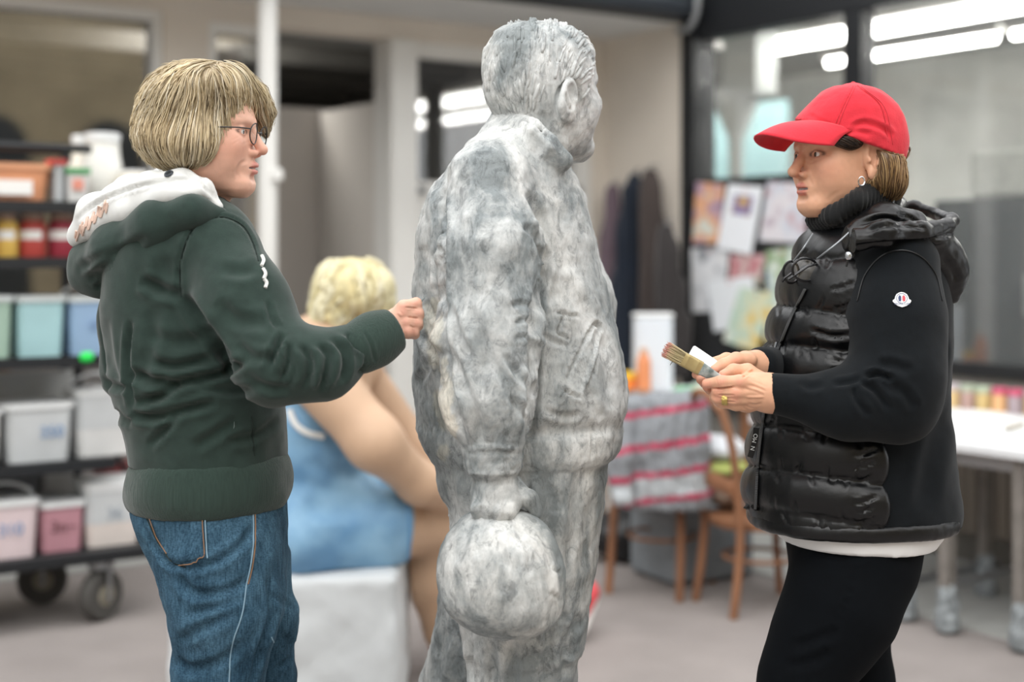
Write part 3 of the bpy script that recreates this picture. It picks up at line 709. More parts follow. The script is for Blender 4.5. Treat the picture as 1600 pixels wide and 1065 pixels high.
# ------------------------------------------------------------------ coats on the return wall
def coat(name, label, rows, D, h, colr, folds, n=2.4):
    f = ploft(rows, D, n); ys = [r[0] for r in rows]; xs = [r[1] for r in rows]+[r[2] for r in rows]
    lo = P(min(xs)-8, max(ys)+6, D)-np.array([.03, .25, .0]); hi = P(max(xs)+8, min(ys)-6, D)+np.array([.03, .25, 0]); hi[1] = D+.3; lo[1] = D-.3
    V, Q = mesh_sdf(f, lo, hi, h); V = relax(V, Q, 2); N = vnormals(V, Q)
    xy = topx(V); wv = .012*np.sin(xy[:, 0]*.62+folds+2*np.sin(xy[:, 1]*.012))*np.clip((xy[:, 1]-min(ys))/80, 0, 1)
    V = V+N*wv[:, None]; return V, Q
def hang(label, rows, D, hx, seed, xh, yh):
    V, Q = coat('coat', label, rows, D, .014, None, seed); t = empty('hanging_coat', P((rows[0][1]+rows[0][2])/2, rows[-1][0], D), label, 'coat', 'coats on the hooks')
    mesh_obj('cloth', V, Q, mat('coat'+hx, hx, .9, noise=.12, nscale=6, sheen=.2), t)
    mb = MB(); p0 = P(xh, yh, D); mb.tube(spline([p0+np.array([.0, -.0, -.05]), p0, p0+np.array([.05, .12, .02])], 4), .008, 6); mb.build('hanging_loop', M_steel, t)
hang('mauve grey coat hanging first on the hooks, beside the statue', [(288, 948, 966, 0, .04), (310, 944, 970, 0, .06), (400, 936, 972, 0, .06), (500, 930, 970, 0, .06), (600, 930, 966, 0, .06), (640, 934, 962, 0, .05)], 8.42, '#6a5a63', 0, 957, 286)
hang('navy blue coat on the hooks with a pointed shoulder', [(270, 985, 1000, 0, .03), (295, 972, 1004, 0, .06), (380, 962, 1004, 0, .06), (480, 952, 1002, 0, .065), (580, 946, 1000, 0, .065), (625, 950, 996, 0, .06)], 8.26, '#16202f', 2, 993, 268)
hang('dark brown coat hanging between the navy coat and the post', [(264, 1005, 1026, 0, .04), (290, 1000, 1034, 0, .06), (380, 1000, 1044, 0, .065), (480, 998, 1052, 0, .07), (560, 996, 1054, 0, .07), (600, 1000, 1048, 0, .06)], 8.06, '#3f3633', 4, 1016, 262)
hang('blackish brown long coat hanging lowest beside the black post', [(350, 1030, 1050, 0, .04), (380, 1024, 1060, 0, .06), (450, 1022, 1070, 0, .08), (540, 1024, 1082, 0, .09), (590, 1030, 1078, 0, .08)], 7.75, '#2e2a2a', 6, 1042, 348)
# ------------------------------------------------------------------ small table under the coats
M_wood = mat('chair_wood', '#8a5f43', .55, noise=.25, nscale=14, stretch=(1, 1, .25))
M_wtop = mat('white_board', '#d9dbdd', .6, noise=.04)
t = empty('side_table', P(1040, 850, 6.5), 'small cluttered table standing under the coats behind the draped chair', 'table')
MB().box(P(1050, 618, 6.62), (.62, .5, .03), TH, .006).build('table_top', M_wtop, t)
for dx, dy in ((-.27, -.2), (.27, -.2), (-.27, .2), (.27, .2)):
    c = P(1050, 618, 6.62); x = c[0]+dx*math.cos(TH)-dy*math.sin(TH); y = c[1]+dx*math.sin(TH)+dy*math.cos(TH)
    MB().box((x, y, (c[2]-.015+.01)/2), (.035, .035, c[2]-.025), TH).build('leg', M_wood, t)
zt2 = P(1050, 618, 6.62)[2]+.015
def onT(x, D): q = P(x, 600, D); return np.array([q[0], q[1], zt2])
t = empty('canister', onT(1018, 6.65), 'tall plain white panel box standing on the side table', 'box')
q = onT(1020, 6.65); hh = P(0, 492, 6.65)[2]-zt2
MB().box((q[0], q[1], zt2+hh/2), (px(60, 6.65), .10, hh), .1, .02).build('body', mat('white_box', '#d9dfe6', .5), t); MB().box((q[0], q[1], zt2+hh-.001), (px(62, 6.65), .104, .02), .1, .008).build('rim', M_lid, t)
q = onT(1006, 6.5); t = empty('orange_bottle', q, 'orange plastic bottle in front of the white box', 'bottle')
MB().lathe(q, [(.032, 0), (.033, .02), (.033, .15), (.024, .18), (.016, .19)], 18).build('body', mat('orange_bottle', '#d88a5c', .45), t, True); MB().lathe(q+np.array([0, 0, .185]), [(.018, 0), (.018, .025), (.012, .03)], 14).build('cap', mat('orange_cap', '#c79b7c', .5), t, True)
q = onT(976, 6.55); t = empty('yellow_tub', q, 'yellow and orange tub at the edge of the side table', 'tub')
MB().lathe(q, [(.05, 0), (.055, .04), (.055, .075)], 20).build('body', mat('tub_orange', '#f08a3c', .5), t, True); MB().lathe(q+np.array([0, 0, .075]), [(.058, 0), (.058, .025)], 20).build('lid', mat('tub_yellow', '#f0c33c', .5), t, True)
for i, (x, D, hx, s, lb) in enumerate(((1072, 6.45, '#7fb894', (.14, .1, .05), 'green folded cloth on the side table'), (1098, 6.5, '#b7c3b4', (.12, .1, .07), 'pale sage bundle at the edge of the side table'), (1046, 6.42, '#c9ccce', (.12, .12, .03), 'pale grey paper pad lying on the side table'))):
    q = onT(x, D); V, Q = mesh_sdf(ell((0, 0, 0), (s[0]/2, s[1]/2, s[2]/2)), (-.1,)*3, (.1,)*3, .008); V = V+vnormals(V, Q)*(.006*vnoise(V, 40, i))[:, None]; V[:, 2] = np.maximum(V[:, 2], -s[2]*.35)
    tag(mesh_obj('folded_cloth', V+q+np.array([0, 0, s[2]*.35]), Q, mat('cl'+hx, hx, .9)), lb, 'cloth')
# ------------------------------------------------------------------ bentwood chairs
def chair(c, face, label, seat_z=.40, top=.80):
    t = empty('bentwood_chair', (c[0], c[1], 0), label, 'chair', 'bentwood chairs'); ca, sa = math.cos(face), math.sin(face)
    def L(x, y, z): return (c[0]+x*ca-y*sa, c[1]+x*sa+y*ca, z)
    # x forward, y sideways
    prof = [(.19, seat_z-.035), (.2, seat_z-.02), (.2, seat_z), (.17, seat_z+.004)]
    MB().lathe(L(0, 0, 0), prof, 28).build('seat', M_wood, t, True)
    for s in (-1, 1):
        MB().tube(spline([L(-.20, s*.155, 0), L(-.175, s*.15, seat_z*.5), L(-.165, s*.145, seat_z), L(-.20, s*.15, top*.8), L(-.235, s*.12, top)], 5), [.017]*21, 8).build('back_leg', M_wood, t, True)
        MB().tube(spline([L(.185, s*.15, 0), L(.16, s*.135, seat_z*.5), L(.145, s*.12, seat_z-.02)], 5), .016, 8).build('front_leg', M_wood, t, True)
    MB().tube(spline([L(-.235, -.12, top-.01), L(-.25, -.06, top+.04), L(-.255, 0, top+.05), L(-.25, .06, top+.04), L(-.235, .12, top-.01)], 6), .018, 8).build('top_rail', M_wood, t, True)
    MB().tube(spline([L(-.19, -.145, seat_z+.13), L(-.215, 0, seat_z+.15), L(-.19, .145, seat_z+.13)], 6), .02, 8, flat=(.5, 1.6)).build('back_slat', M_wood, t, True)
    ring = [L(.14*math.cos(a), .14*math.sin(a), seat_z*.55) for a in np.linspace(0, 2*math.pi, 25)]
    MB().tube(ring, .009, 6, cap=False).build('stretcher_ring', M_wood, t, True)
    return t
c2 = (P(1186, 900, 5.62)[0], 5.62)
chair(c2, math.radians(20), 'bentwood chair turned sideways beside the woman in the red cap', .36, .80)
c1 = (P(1012, 900, 5.93)[0]+.06, 5.93)
chair(c1, math.radians(62), 'bentwood chair with a striped grey jacket thrown over its back', .40, .78)
# jacket draped over the first chair
jx = [(612, 978, 1100, 0, .07), (622, 972, 1106, -.01, .10), (660, 966, 1108, -.01, .13), (720, 962, 1110, -.01, .14), (770, 960, 1114, 0, .145), (790, 966, 1108, 0, .14)]
f = ploft(jx, 5.70, 2.6); fa = chain([P(975, 640, 5.62), P(966, 720, 5.55), P(972, 775, 5.52)], [.05, .055, .045]); ff = union([f, fa], .03)
V, Q = mesh_sdf(ff, P(930, 810, 5.7)-np.array([.05, .35, 0]), P(1135, 600, 5.7)+np.array([.05, .35, 0]), .009); V = relax(V, Q, 2); N = vnormals(V, Q)
V = V+N*(.008*fbm(V, 14, 3, 4))[:, None]; N = vnormals(V, Q); V = V+N*(.004*np.sin(V[:, 0]*120+3*np.sin(V[:, 2]*12)))[:, None]
o = mesh_obj('draped_jacket', V, Q, mat('jacket_cloth', (1, 1, 1), .8, noise=.12, nscale=40, attr='col')); tag(o, 'grey quilted jacket with crimson stripes draped over a bentwood chair', 'jacket')
zz = V[:, 2]; zz2 = zz-.12*(V[:, 0]-c1[0])+.008*vnoise(V, 9, 2); C_ = np.tile(np.array(hexc('#84888d'), f32), (len(V), 1))
for yy in (640, 692, 737, 778): z_ = P(0, yy, 5.6)[2]; C_[np.abs(zz2-z_-.005) < .013] = hexc('#ab3a55')
sil = (zz2 < P(0, 742, 5.6)[2]) & (zz2 > P(0, 772, 5.6)[2]); C_[sil] = hexc('#aeb4b8')
color_attr(o, C_)
# grey box and things under the chairs
q = P(1080, 880, 6.15); t = empty('grey_crate', (q[0], q[1], .012), 'grey plastic crate on the ground under the draped chair', 'crate')
MB().box((q[0], q[1], .012+.15), (.42, .34, .30), .5, .015).build('body', mat('crate_grey', '#7d8388', .6, noise=.06), t); MB().box((q[0], q[1], .32), (.44, .36, .03), .5, .01).build('rim', mat('crate_rim', '#8f959a', .6), t)
q = P(972, 850, 6.45); V, Q = mesh_sdf(union([ell((0, 0, .1), (.16, .14, .12)), ell((.1, .05, .18), (.1, .1, .1))], .05), (-.3, -.3, -.1), (.3, .3, .4), .012); V = V+vnormals(V, Q)*(.015*vnoise(V, 16, 3))[:, None]
V[:, 2] = np.maximum(V[:, 2], .0); tag(mesh_obj('rubbish_sack', V+np.array([q[0], q[1], .012]), Q, mat('black_sack', '#1a1b1d', .45)), 'black sack slumped on the ground behind the draped chair', 'sack')
for i, (x, y, D, hx, s, lb) in enumerate(((1128, 700, 5.8, '#c9cdd2', (.1, .14, .09), 'pale bag lying on the bentwood chair beside the jacket'), (1130, 728, 5.75, '#9aa35a', (.1, .14, .04), 'olive yellow folder between the pale bag and the brown bag'), (1132, 765, 5.75, '#7b6a5d', (.11, .15, .1), 'brown bag lying on the seat of the bentwood chair'))):
    q = P(x, y, D); V, Q = mesh_sdf(ell((0, 0, 0), (s[0], s[1], s[2]*.6)), (-.2,)*3, (.2,)*3, .01); V = V+vnormals(V, Q)*(.01*vnoise(V, 25, i))[:, None]
    tag(mesh_obj('soft_bag', V+q, Q, mat('bag'+hx, hx, .8)), lb, 'bag')
# ------------------------------------------------------------------ work table on the right
wq = uw(1480, 5.2); WTd = wq[0]
zT = P(0, 686, 5.2)[2]
t = empty('work_table', RM(-.5, 3, 0), 'long white work table on galvanised legs along the glass wall', 'table')
mb = MB(); rbox(mb, WTd-.04, -.06, wq[1]-1.0, wq[1]+2.2, zT-.035, zT, .004); mb.build('table_top', M_wtop, t)
mb = MB(); rbox(mb, WTd-.0, WTd+.03, wq[1]-.95, wq[1]+2.1, zT-.085, zT-.035); mb.build('apron', M_steel, t)
M_leg = mat('table_leg', '#7a7570', .6, noise=.15); M_sock = mat('leg_wrap', '#8d9396', .9, noise=.4, nscale=40)
for (x, D) in ((1480, 5.2), (1414, 5.38), (1540, 5.75), (1597, 4.95), (1660, 4.9)):
    q = P(x, 990, D); z1 = zT-.04
    mb = MB(); mb.box((q[0], q[1], z1/2+.012), (.045, .045, z1-.02), TH); lg = mb.build('leg', M_leg, t)
    V, Q = mesh_sdf(chain([(0, 0, .02), (0, 0, .14)], [.045, .036]), (-.1, -.1, -.05), (.1, .1, .25), .008); V = V+vnormals(V, Q)*(.007*vnoise(V, 60, 3))[:, None]; V[:, 2] = np.maximum(V[:, 2], .0)
    mesh_obj('foot_wrap', V+np.array([q[0], q[1], .012]), Q, M_sock, lg)
for (xa, ya, Da, xb, yb, Db) in ((1414, 910, 5.38, 1560, 880, 5.9), (1470, 918, 5.22, 1600, 885, 5.6)):
    mb = MB(); mb.tube([P(xa, ya, Da), P(xb, yb, Db)], .018, 8); mb.build('stretcher', M_steel, t, True)
mb = MB(); wj0 = on_u(1500, 620, -.10)[0]
rowcol = ['#cfa25f', '#d9bd8a', '#b99a92', '#cbb27a', '#e0b07e', '#a99aa0', '#c8a878', '#d5bfa2', '#b58f84', '#cdb98f']; capc = ['#b5aeb2', '#bdb3b6', '#a7b09c', '#a9b59e', '#c2526f', '#c2526f', '#b0a8a8', '#9fb09c', '#c2526f', '#b4aeb0']
names = ['ochre', 'sand', 'mauve', 'straw', 'peach', 'lilac grey', 'tan', 'bone', 'rosy brown', 'khaki']
for i in range(10):
    c = RM(-.13, on_u(1466, 620, -.13)[0]+i*.082, zT); r = .034; h = .105
    tt = empty('paint_pot', c, 'small %s paint pot with %s lid in the row along the window' % (names[i], 'crimson' if capc[i] == '#c2526f' else ('grey-green' if capc[i] in ('#a7b09c', '#a9b59e', '#9fb09c') else 'grey')), 'pot', 'paint pots along the window')
    MB().lathe(c, [(r*.92, 0), (r, .008), (r, h*.74)], 16).build('body', mat('pot%d' % i, rowcol[i], .5, noise=.1), tt, True)
    MB().lathe((c[0], c[1], c[2]+h*.74), [(r*1.05, 0), (r*1.05, h*.24), (r*.9, h*.26)], 16).build('lid', mat('potlid'+capc[i], capc[i], .5), tt, True)
for i, (x, y, sx_, sy, rz, lb) in enumerate(((1530, 655, .3, .22, .2, 'white drawing sheet lying on the work table near the edge'), (1580, 668, .26, .2, .5, 'second white sheet with grey marks on the work table'), (1570, 642, .3, .2, -.1, 'pale sheet lying by the paint pots on the work table'))):
    D = (CH-zT)*FPX/(y-HOR); q = P(x, y, D); mb = MB(); mb.box((q[0], q[1], zT+.002), (sx_, sy, .003), TH+rz); tag(mb.build('paper_sheet', mat('sheet%d' % i, '#e8eaea', .7, noise=.12, nscale=6)), lb, 'paper', 'sheets on the work table')
q = P(1585, 672, (CH-zT)*FPX/272); mb = MB(); mb.box((q[0], q[1], zT+.016), (.16, .03, .024), TH+.3, .006); tag(mb.build('sanding_block', mat('sanding', '#b9b4ac', .8)), 'narrow beige sanding block on the work table', 'block')
# radiator under the window
t = empty('radiator', RM(-.03, 2.5, .1), 'ribbed grey-beige radiator under the window behind the work table', 'radiator'); M_rad = mat('radiator', '#a39a90', .6)
for i in range(46):
    w_ = wr(1400)+i*.055
    mb = MB(); rbox(mb, -.05, .015, w_, w_+.046, .14, .66, .012); mb.build('rib', M_rad, t)
# ------------------------------------------------------------------ clutter in the dark room behind
for i, (du, w_, s, h, hx, lb) in enumerate(((-.2, -1.2, (.26, .3), .92, '#45423f', 'tall dark grey crate inside the doorway'), (-.5, -1.2, (.28, .3), .70, '#3a3634', 'low brown-black crate behind the seated sculpture'))):
    q = RM(upn+du, w_, 0); t = empty('dark_crate', q, lb, 'crate')
    MB().box((q[0], q[1], h/2), (s[0], s[1], h), TH, .01).build('body', mat('crate%d' % i, hx, .8), t); MB().box((q[0], q[1], h+.01), (s[0]+.02, s[1]+.02, .02), TH, .005).build('lid', mat('cratelid%d' % i, hx, .7), t)
    if i != 0:
        t = empty('paint_tin', (q[0], q[1], h+.02), ('', 'dark red tin on the low crate in the doorway', 'red tin on the dark crate at the open side of the doorway')[i], 'tin'); z0 = h+.021
        MB().lathe((q[0], q[1], z0), [(.05, 0), (.05, .1)], 16).build('body', mat('red_tin', '#8e2428', .5), t, True); MB().lathe((q[0], q[1], z0+.1), [(.052, 0), (.052, .012), (.045, .012)], 16).build('lid', M_steel, t, True)
# ================================================================== figures: shared tools
from mathutils.bvhtree import BVHTree
def place(fl, c, R, s=1.0):
    c = np.array(c, f32); R = np.array(R, f32)
    return lambda p: s*fl(((p-c) @ R)/s)
def frameR(yaw, pitch=0, roll=0):                    # columns: forward, left, up
    cy, sy = math.cos(yaw), math.sin(yaw); cp, sp = math.cos(pitch), math.sin(pitch)
    f = np.array([cy*cp, sy*cp, sp]); l = np.array([-sy, cy, 0]); u = np.cross(f, l)
    if roll: l, u = l*math.cos(roll)+u*math.sin(roll), u*math.cos(roll)-l*math.sin(roll)
    return np.stack([f, l, u], 1)
HEAD = [(.114, .005, -.02, .012), (.108, .035, -.055, .036), (.092, .064, -.082, .057), (.066, .083, -.097, .070), (.036, .0895, -.102, .0745), (.016, .0905, -.101, .075), (0, .0855, -.099, .0735), (-.02, .0875, -.092, .0705),
        (-.042, .0885, -.076, .0675), (-.06, .0885, -.058, .063), (-.078, .0865, -.04, .0555), (-.094, .086, -.018, .046), (-.106, .079, .0, .036), (-.114, .062, .02, .02)]
def head_base(rows, n=2.25, x0=-.004):
    T = np.array(sorted(rows), f32)
    def f(p):
        z = p[:, 2]; xf, xb, hw = [np.interp(z, T[:, 0], T[:, i]).astype(f32) for i in (1, 2, 3)]
        dx = p[:, 0]-x0; a = np.where(dx > 0, xf-x0, np.maximum(x0-xb, .012)); ux = np.abs(dx)/a; uy = np.abs(p[:, 1])/hw
        k = (ux**n+uy**n)**(1/n); d = (k-1)*np.minimum(a, hw)
        return np.maximum(d, np.maximum(z-T[-1, 0], T[0, 0]-z))
    return f
def make_head(nose=1.0, mouth=.0022, tipdrop=0, cheek=1.0, ears=True, smile=0, jowl=0, ear=(-.021, -.010, 1.0, 22), tipx=.0):
    fs = head_base(HEAD); parts = []
    for s in (-1, 1):
        parts += [ell((.054, s*.044, -.026), (.027*cheek, .021*cheek, .024)), ell((.034, s*.040, -.054), (.034, .020, .028)), cone((-.008, s*.047, -.058), (.062, s*.016, -.099), .014+jowl, .015)]
    parts += [cone((.074, -.010, -.098), (.074, .010, -.098), .0135, .0135)]
    f = union([fs]+parts, .022)
    br = [cone((.084, s*.010, .020), (.068, s*.047, .020), .0085, .007) for s in (-1, 1)]
    f = union([f]+br, .010)
    for s in (-1, 1): f = sub(f, ell((.0915, s*.032, .001), (.013, .0175, .0115)), .010)
    f = union([f]+[ell((.0705, s*.032, .0), (.0148, .0158, .0132)) for s in (-1, 1)], .004)
    for s in (-1, 1): f = sub(f, ell((.090, s*.0325, -.0005), (.0155, .0135, .0052)), .0015)
    tip = (.1055+tipx, 0, -.033-tipdrop)
    ns = [cone((.0875, 0, .008), (.096, 0, -.012), .0072, .0078), cone((.096, 0, -.012), tip, .0078, .0098*nose)]+[ell((.0935, s*.0118, -.0385), (.0105, .0068, .0068)) for s in (-1, 1)]
    f = union([f, union(ns, .006)], .007)
    for s in (-1, 1): f = sub(f, ell((.0985, s*.0062, -.0465), (.006, .0033, .0045)), .002)
    # mouth: muzzle, lips, parting line
    f = union([f, ell((.078, 0, -.064), (.0170, .026, .020))], .010)
    up = [cone((.0765, s*.0245, -.0655+smile), (.0948, s*.0055, -.0600), .0030, .0056) for s in (-1, 1)]+[cone((.0948, -.0055, -.0600), (.0948, .0055, -.0600), .0056, .0056)]
    lw = [cone((.0765, s*.0235, -.0665+smile), (.0925, s*.006, -.0715), .0032, .0062) for s in (-1, 1)]+[cone((.0925, -.006, -.0715), (.0925, .006, -.0715), .0062, .0062)]
    f = union([f, union(up, .003)], .0035); f = union([f, union(lw, .003)], .0035)
    f = sub(f, ell((.094, 0, -.0657), (.019, .0200, mouth)), .0012)
    f = sub(f, cone((.0925, -.008, -.0835), (.0925, .008, -.0835), .0042, .0042), .009)
    lips = lambda p: np.minimum(union(up, .002)(p), union(lw, .002)(p))
    if ears:
        for s in (-1, 1):
            E = frameR(math.radians(180-s*ear[3])); Rm = np.stack([E[:, 0], E[:, 1], [0, 0, 1]], 1)
            c = np.array((ear[0], s*(.0785+.012*math.sin(math.radians(ear[3]))), ear[1])); es = ear[2]; a = math.radians(12); tilt = np.array([[math.cos(a), 0, math.sin(a)], [0, 1, 0], [-math.sin(a), 0, math.cos(a)]])
            Rm = tilt @ Rm
            o = ell(c, (.0205*es, .0095, .033*es), Rm); lobe = ell(c+np.array((.006, -s*.001, -.023))*es, (.009*es, .007, .011*es), None)
            e = union([o, lobe], .006); dirv = np.array((0, s, 0))
            e = sub(e, ell(c+np.array((.002*es, s*.0085, .004*es)), (.0135*es, .0090, .0230*es), Rm), .002)
            e = union([e, ell(c+np.array((.0135*es, s*.001, -.003)), (.004, .005, .006)), cone(c+np.array((.000, s*.004, -.010*es)), c+np.array((-.007*es, s*.0055, .012*es)), .0032, .0026)], .003)
            f = union([f, e], .004)
    return f, lips
def join(parts):
    Vs, Qs, k = [], [], 0
    for V, Q in parts: Vs.append(V); Qs.append(Q+k); k += len(V)
    return np.concatenate(Vs), np.concatenate(Qs)
def bvh_of(V, Q): return BVHTree.FromPolygons([Vector(v) for v in V], [tuple(int(i) for i in q) for q in Q])
def hit(bv, x, y, off=.0):
    d = Vector(((x-800)/FPX, 1, (HOR-y)/FPX)).normalized(); r = bv.ray_cast(Vector((0, 0, CH)), d, 20)
    if r[0] is None: return None, None
    n = r[1]; n = -n if n.dot(d) > 0 else n
    return np.array(r[0]+n*off), np.array(n)
def hits(bv, pts, off=0, m=6):
    out = []
    for (x, y) in (spline(pts, m) if len(pts) > 2 else np.linspace(pts[0], pts[-1], m*2)):
        q, n = hit(bv, x, y, off)
        if q is not None and (not out or abs(q[1]-out[-1][1]) < .08): out.append(q)
    return np.array(out)
def seam(name, bv, pts, r, m, par, off=.0005, flat=None, n=6):
    q = hits(bv, pts, off)
    if len(q) > 2: V, F = tube(q, r, n, True, flat); return MB().add(V, F).build(name, m, par, True)
def bbx(pts, pad=.03):
    a = np.array(pts); return a.min(0)-pad, a.max(0)+pad
def eyeballs(c, R, s, par, iris, gaze=(1, 0, 0)):
    g = np.array(gaze, float); g /= np.linalg.norm(g)
    m = mat('eyeball', (1, 1, 1), .12, attr='col')
    for sd in (-1, 1):
        V, Q = mesh_sdf(ell((0, 0, 0), (.0128,)*3), (-.015,)*3, (.015,)*3, .0009); V *= .0128/np.linalg.norm(V, axis=1)[:, None]
        a = np.arccos(np.clip((V/.0128) @ g, -1, 1)); C_ = np.tile(np.array(hexc('#e3ddd8'), f32), (len(V), 1)); C_[a < .50] = hexc(iris); C_[(a < .52) & (a > .44)] = hexc('#2f2a28'); C_[a < .22] = (.008, .008, .008)
        W = (V+np.array((.0702, sd*.032, 0)))*s @ R.T+c; color_attr(mesh_obj('eye', W, Q, m, par), C_)
def skin_cols(V, c, R, s, lips, base, lipc, brow, bt=.0032):
    L = ((V-c) @ R)/s; n = len(V); b = np.array(hexc(base)); C_ = np.tile(b, (n, 1))*(1+.05*vnoise(V, 45, 2)+.04*vnoise(V, 160, 4))[:, None]
    def mixc(w, col): C_[:] = C_*(1-w[:, None])+np.array(hexc(col))*w[:, None]
    inh = (np.abs(L[:, 1]) < .09) & (np.abs(L[:, 2]) < .12)
    red = np.exp(-(((L[:, 0]-.06)/.03)**2+((np.abs(L[:, 1])-.048)/.022)**2+((L[:, 2]+.03)/.024)**2)); mixc(red*.45*inh, '#d88a76')
    nz = np.exp(-(((L[:, 0]-.105)/.014)**2+(L[:, 1]/.016)**2+((L[:, 2]+.034)/.014)**2)); mixc(nz*.5*inh, '#d27f6c')
    lp = np.clip(1-lips(L.astype(f32))/.0024, 0, 1)*inh; mixc(lp*.9, lipc)
    inn = (np.abs(L[:, 1]) < .021) & (np.abs(L[:, 2]+.0657) < .0022) & (L[:, 0] > .066) & (L[:, 0] < .0885); mixc(inn*1.0, '#ffffff')
    for sd in (-1, 1):
        d = cone((.089, sd*.012, .0205), (.074, sd*.047, .0255), bt, bt*.55)(L.astype(f32)); mixc(np.clip(.9-np.abs(d)/.004, 0, 1)*(d < .005)*.75*inh, brow)
        e = (L-np.array((.0705, sd*.032, .0)))/np.array((1, .0165, .0066)); rr = np.sqrt(e[:, 1]**2+e[:, 2]**2)
        mixc(np.exp(-((rr-1)/.16)**2)*(L[:, 0] > .06)*(L[:, 2] > -.003)*.85*inh, '#4a332b')
        mixc(np.exp(-((rr-1)/.25)**2)*(L[:, 0] > .06)*(L[:, 2] <= -.003)*.4*inh, '#9a6253')
    return C_
M_skin = mat('skin', (1, 1, 1), .48, attr='col', sss=.12, bump=.06, bscale=420, spec=.35)
M_hair = mat('hair_strands', (1, 1, 1), .38, attr='col', spec=.4)
def hair_obj(V, Q, f, flow, n, steps, ds, off, rad, cols, par, zmin=-9, seed=3, jitter=.2, tail=.3, pick=None, name='hair', basecol=None, lift=None, m=None):
    rg = np.random.default_rng(seed); ok = np.where((V[:, 2] > zmin) & (pick(V) if pick is not None else True))[0]
    ids = rg.choice(ok, min(n, len(ok)), replace=len(ok) < n); SV, SF, rnd, tt = flow_strands(f, V[ids], flow, steps, ds, off, rad, jitter, 3, seed, tail, lift)
    cc = np.array([hexc(c) for c in cols]); k = rnd*(len(cc)-1); i = np.clip(k.astype(int), 0, len(cc)-2); C_ = cc[i]*(1-(k-i))[:, None]+cc[i+1]*(k-i)[:, None]
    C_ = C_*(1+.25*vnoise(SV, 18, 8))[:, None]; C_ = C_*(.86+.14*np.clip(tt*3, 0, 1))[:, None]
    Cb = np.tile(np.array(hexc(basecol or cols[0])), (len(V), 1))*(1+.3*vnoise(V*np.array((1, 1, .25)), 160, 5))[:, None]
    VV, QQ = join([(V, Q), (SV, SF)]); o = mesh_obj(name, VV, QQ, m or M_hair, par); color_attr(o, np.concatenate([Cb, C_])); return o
def fpx(*a): return [P(*q) for q in a]
# ================================================================== the standing statue
def stone_mat():
    m = bpy.data.materials.new('patinated_plaster'); m.use_nodes = True; t = m.node_tree; N = t.nodes; L = t.links; b = N['Principled BSDF']; b.inputs['Roughness'].default_value = .62; b.inputs['Specular IOR Level'].default_value = .35
    c = N.new('ShaderNodeTexCoord'); mp = N.new('ShaderNodeMapping'); mp.inputs['Scale'].default_value = (1, 1, .55); L.new(c.outputs['Object'], mp.inputs[0])
    def noise(s, d, w=0, r=.6):
        n = N.new('ShaderNodeTexNoise'); n.inputs['Scale'].default_value = s; n.inputs['Detail'].default_value = d; n.inputs['Roughness'].default_value = r; n.inputs['Distortion'].default_value = w; L.new(mp.outputs[0], n.inputs['Vector']); return n.outputs['Fac']
    def ramp(f, p0, c0, p1, c1):
        r = N.new('ShaderNodeValToRGB'); L.new(f, r.inputs[0]); r.color_ramp.elements[0].position = p0; r.color_ramp.elements[0].color = (*c0, 1); r.color_ramp.elements[1].position = p1; r.color_ramp.elements[1].color = (*c1, 1); return r.outputs[0]
    big = ramp(noise(7, 9, .5, .66), .42, hexc('#848b8d'), .60, hexc('#d2d4d3'))
    vein = ramp(noise(42, 9, .9, .78), .38, (.30, .31, .32), .49, (1, 1, 1))
    fine = ramp(noise(160, 4, .3, .7), .32, (.75, .75, .75), .58, (1, 1, 1))
    warm = ramp(noise(4, 3), .45, (1, 1, 1), .7, (1.0, .965, .92))
    a = N.new('ShaderNodeVertexColor'); a.layer_name = 'col'
    cur = big
    for s, f in ((vein, .6), (fine, .6), (warm, .8), (a.outputs[0], 1.0)):
        mx = N.new('ShaderNodeMix'); mx.data_type = 'RGBA'; mx.blend_type = 'MULTIPLY'; mx.inputs[0].default_value = f; L.new(cur, mx.inputs[6]); L.new(s, mx.inputs[7]); cur = mx.outputs[2]
    L.new(cur, b.inputs['Base Color'])
    bp = N.new('ShaderNodeBump'); bp.inputs['Strength'].default_value = .35; bp.inputs['Distance'].default_value = .006; L.new(noise(55, 8, 1.0, .65), bp.inputs['Height']); L.new(bp.outputs[0], b.inputs['Normal'])
    return m
M_stone2 = stone_mat()
SD = 2.62
st = empty('statue', P(815, 1570, SD)*np.array((1, 1, 0)), 'life-size grey plaster statue of a man in a jacket holding a round bundle', 'statue')
jk = ploft([(182, 790, 842, .0, .06), (200, 762, 862, .0, .09), (222, 735, 878, .0, .12), (255, 702, 892, .0, .14), (300, 670, 910, .0, .155), (350, 654, 924, .0, .16), (400, 648, 935, .0, .16), (450, 645, 948, .0, .165), (500, 644, 962, .0, .17), (550, 645, 972, .0, .175), (600, 646, 979, .0, .18), (635, 648, 980, .0, .18), (655, 650, 972, .0, .168), (664, 654, 966, 0, .16)], SD, 2.15)
band = ploft([(660, 652, 970, .0, .165), (672, 654, 972, 0, .174), (700, 662, 968, 0, .174), (714, 670, 960, 0, .168), (718, 676, 955, 0, .16)], SD, 2.2)
pants = ploft([(690, 672, 952, .0, .165), (740, 682, 950, .0, .165), (800, 700, 943, .0, .155), (850, 705, 935, .0, .15), (900, 715, 926, .0, .14), (960, 722, 915, .0, .125), (1000, 730, 908, .0, .11)], SD, 2.1)
leg1 = chain(fpx((818, 930, 2.60), (816, 1065, 2.60), (812, 1250, 2.60), (808, 1525, 2.60)), [.105, .094, .088, .075], .03)
leg2 = chain(fpx((770, 880, 2.70), (708, 1065, 2.80), (650, 1250, 2.88), (570, 1460, 2.95)), [.09, .058, .06, .062], .03)
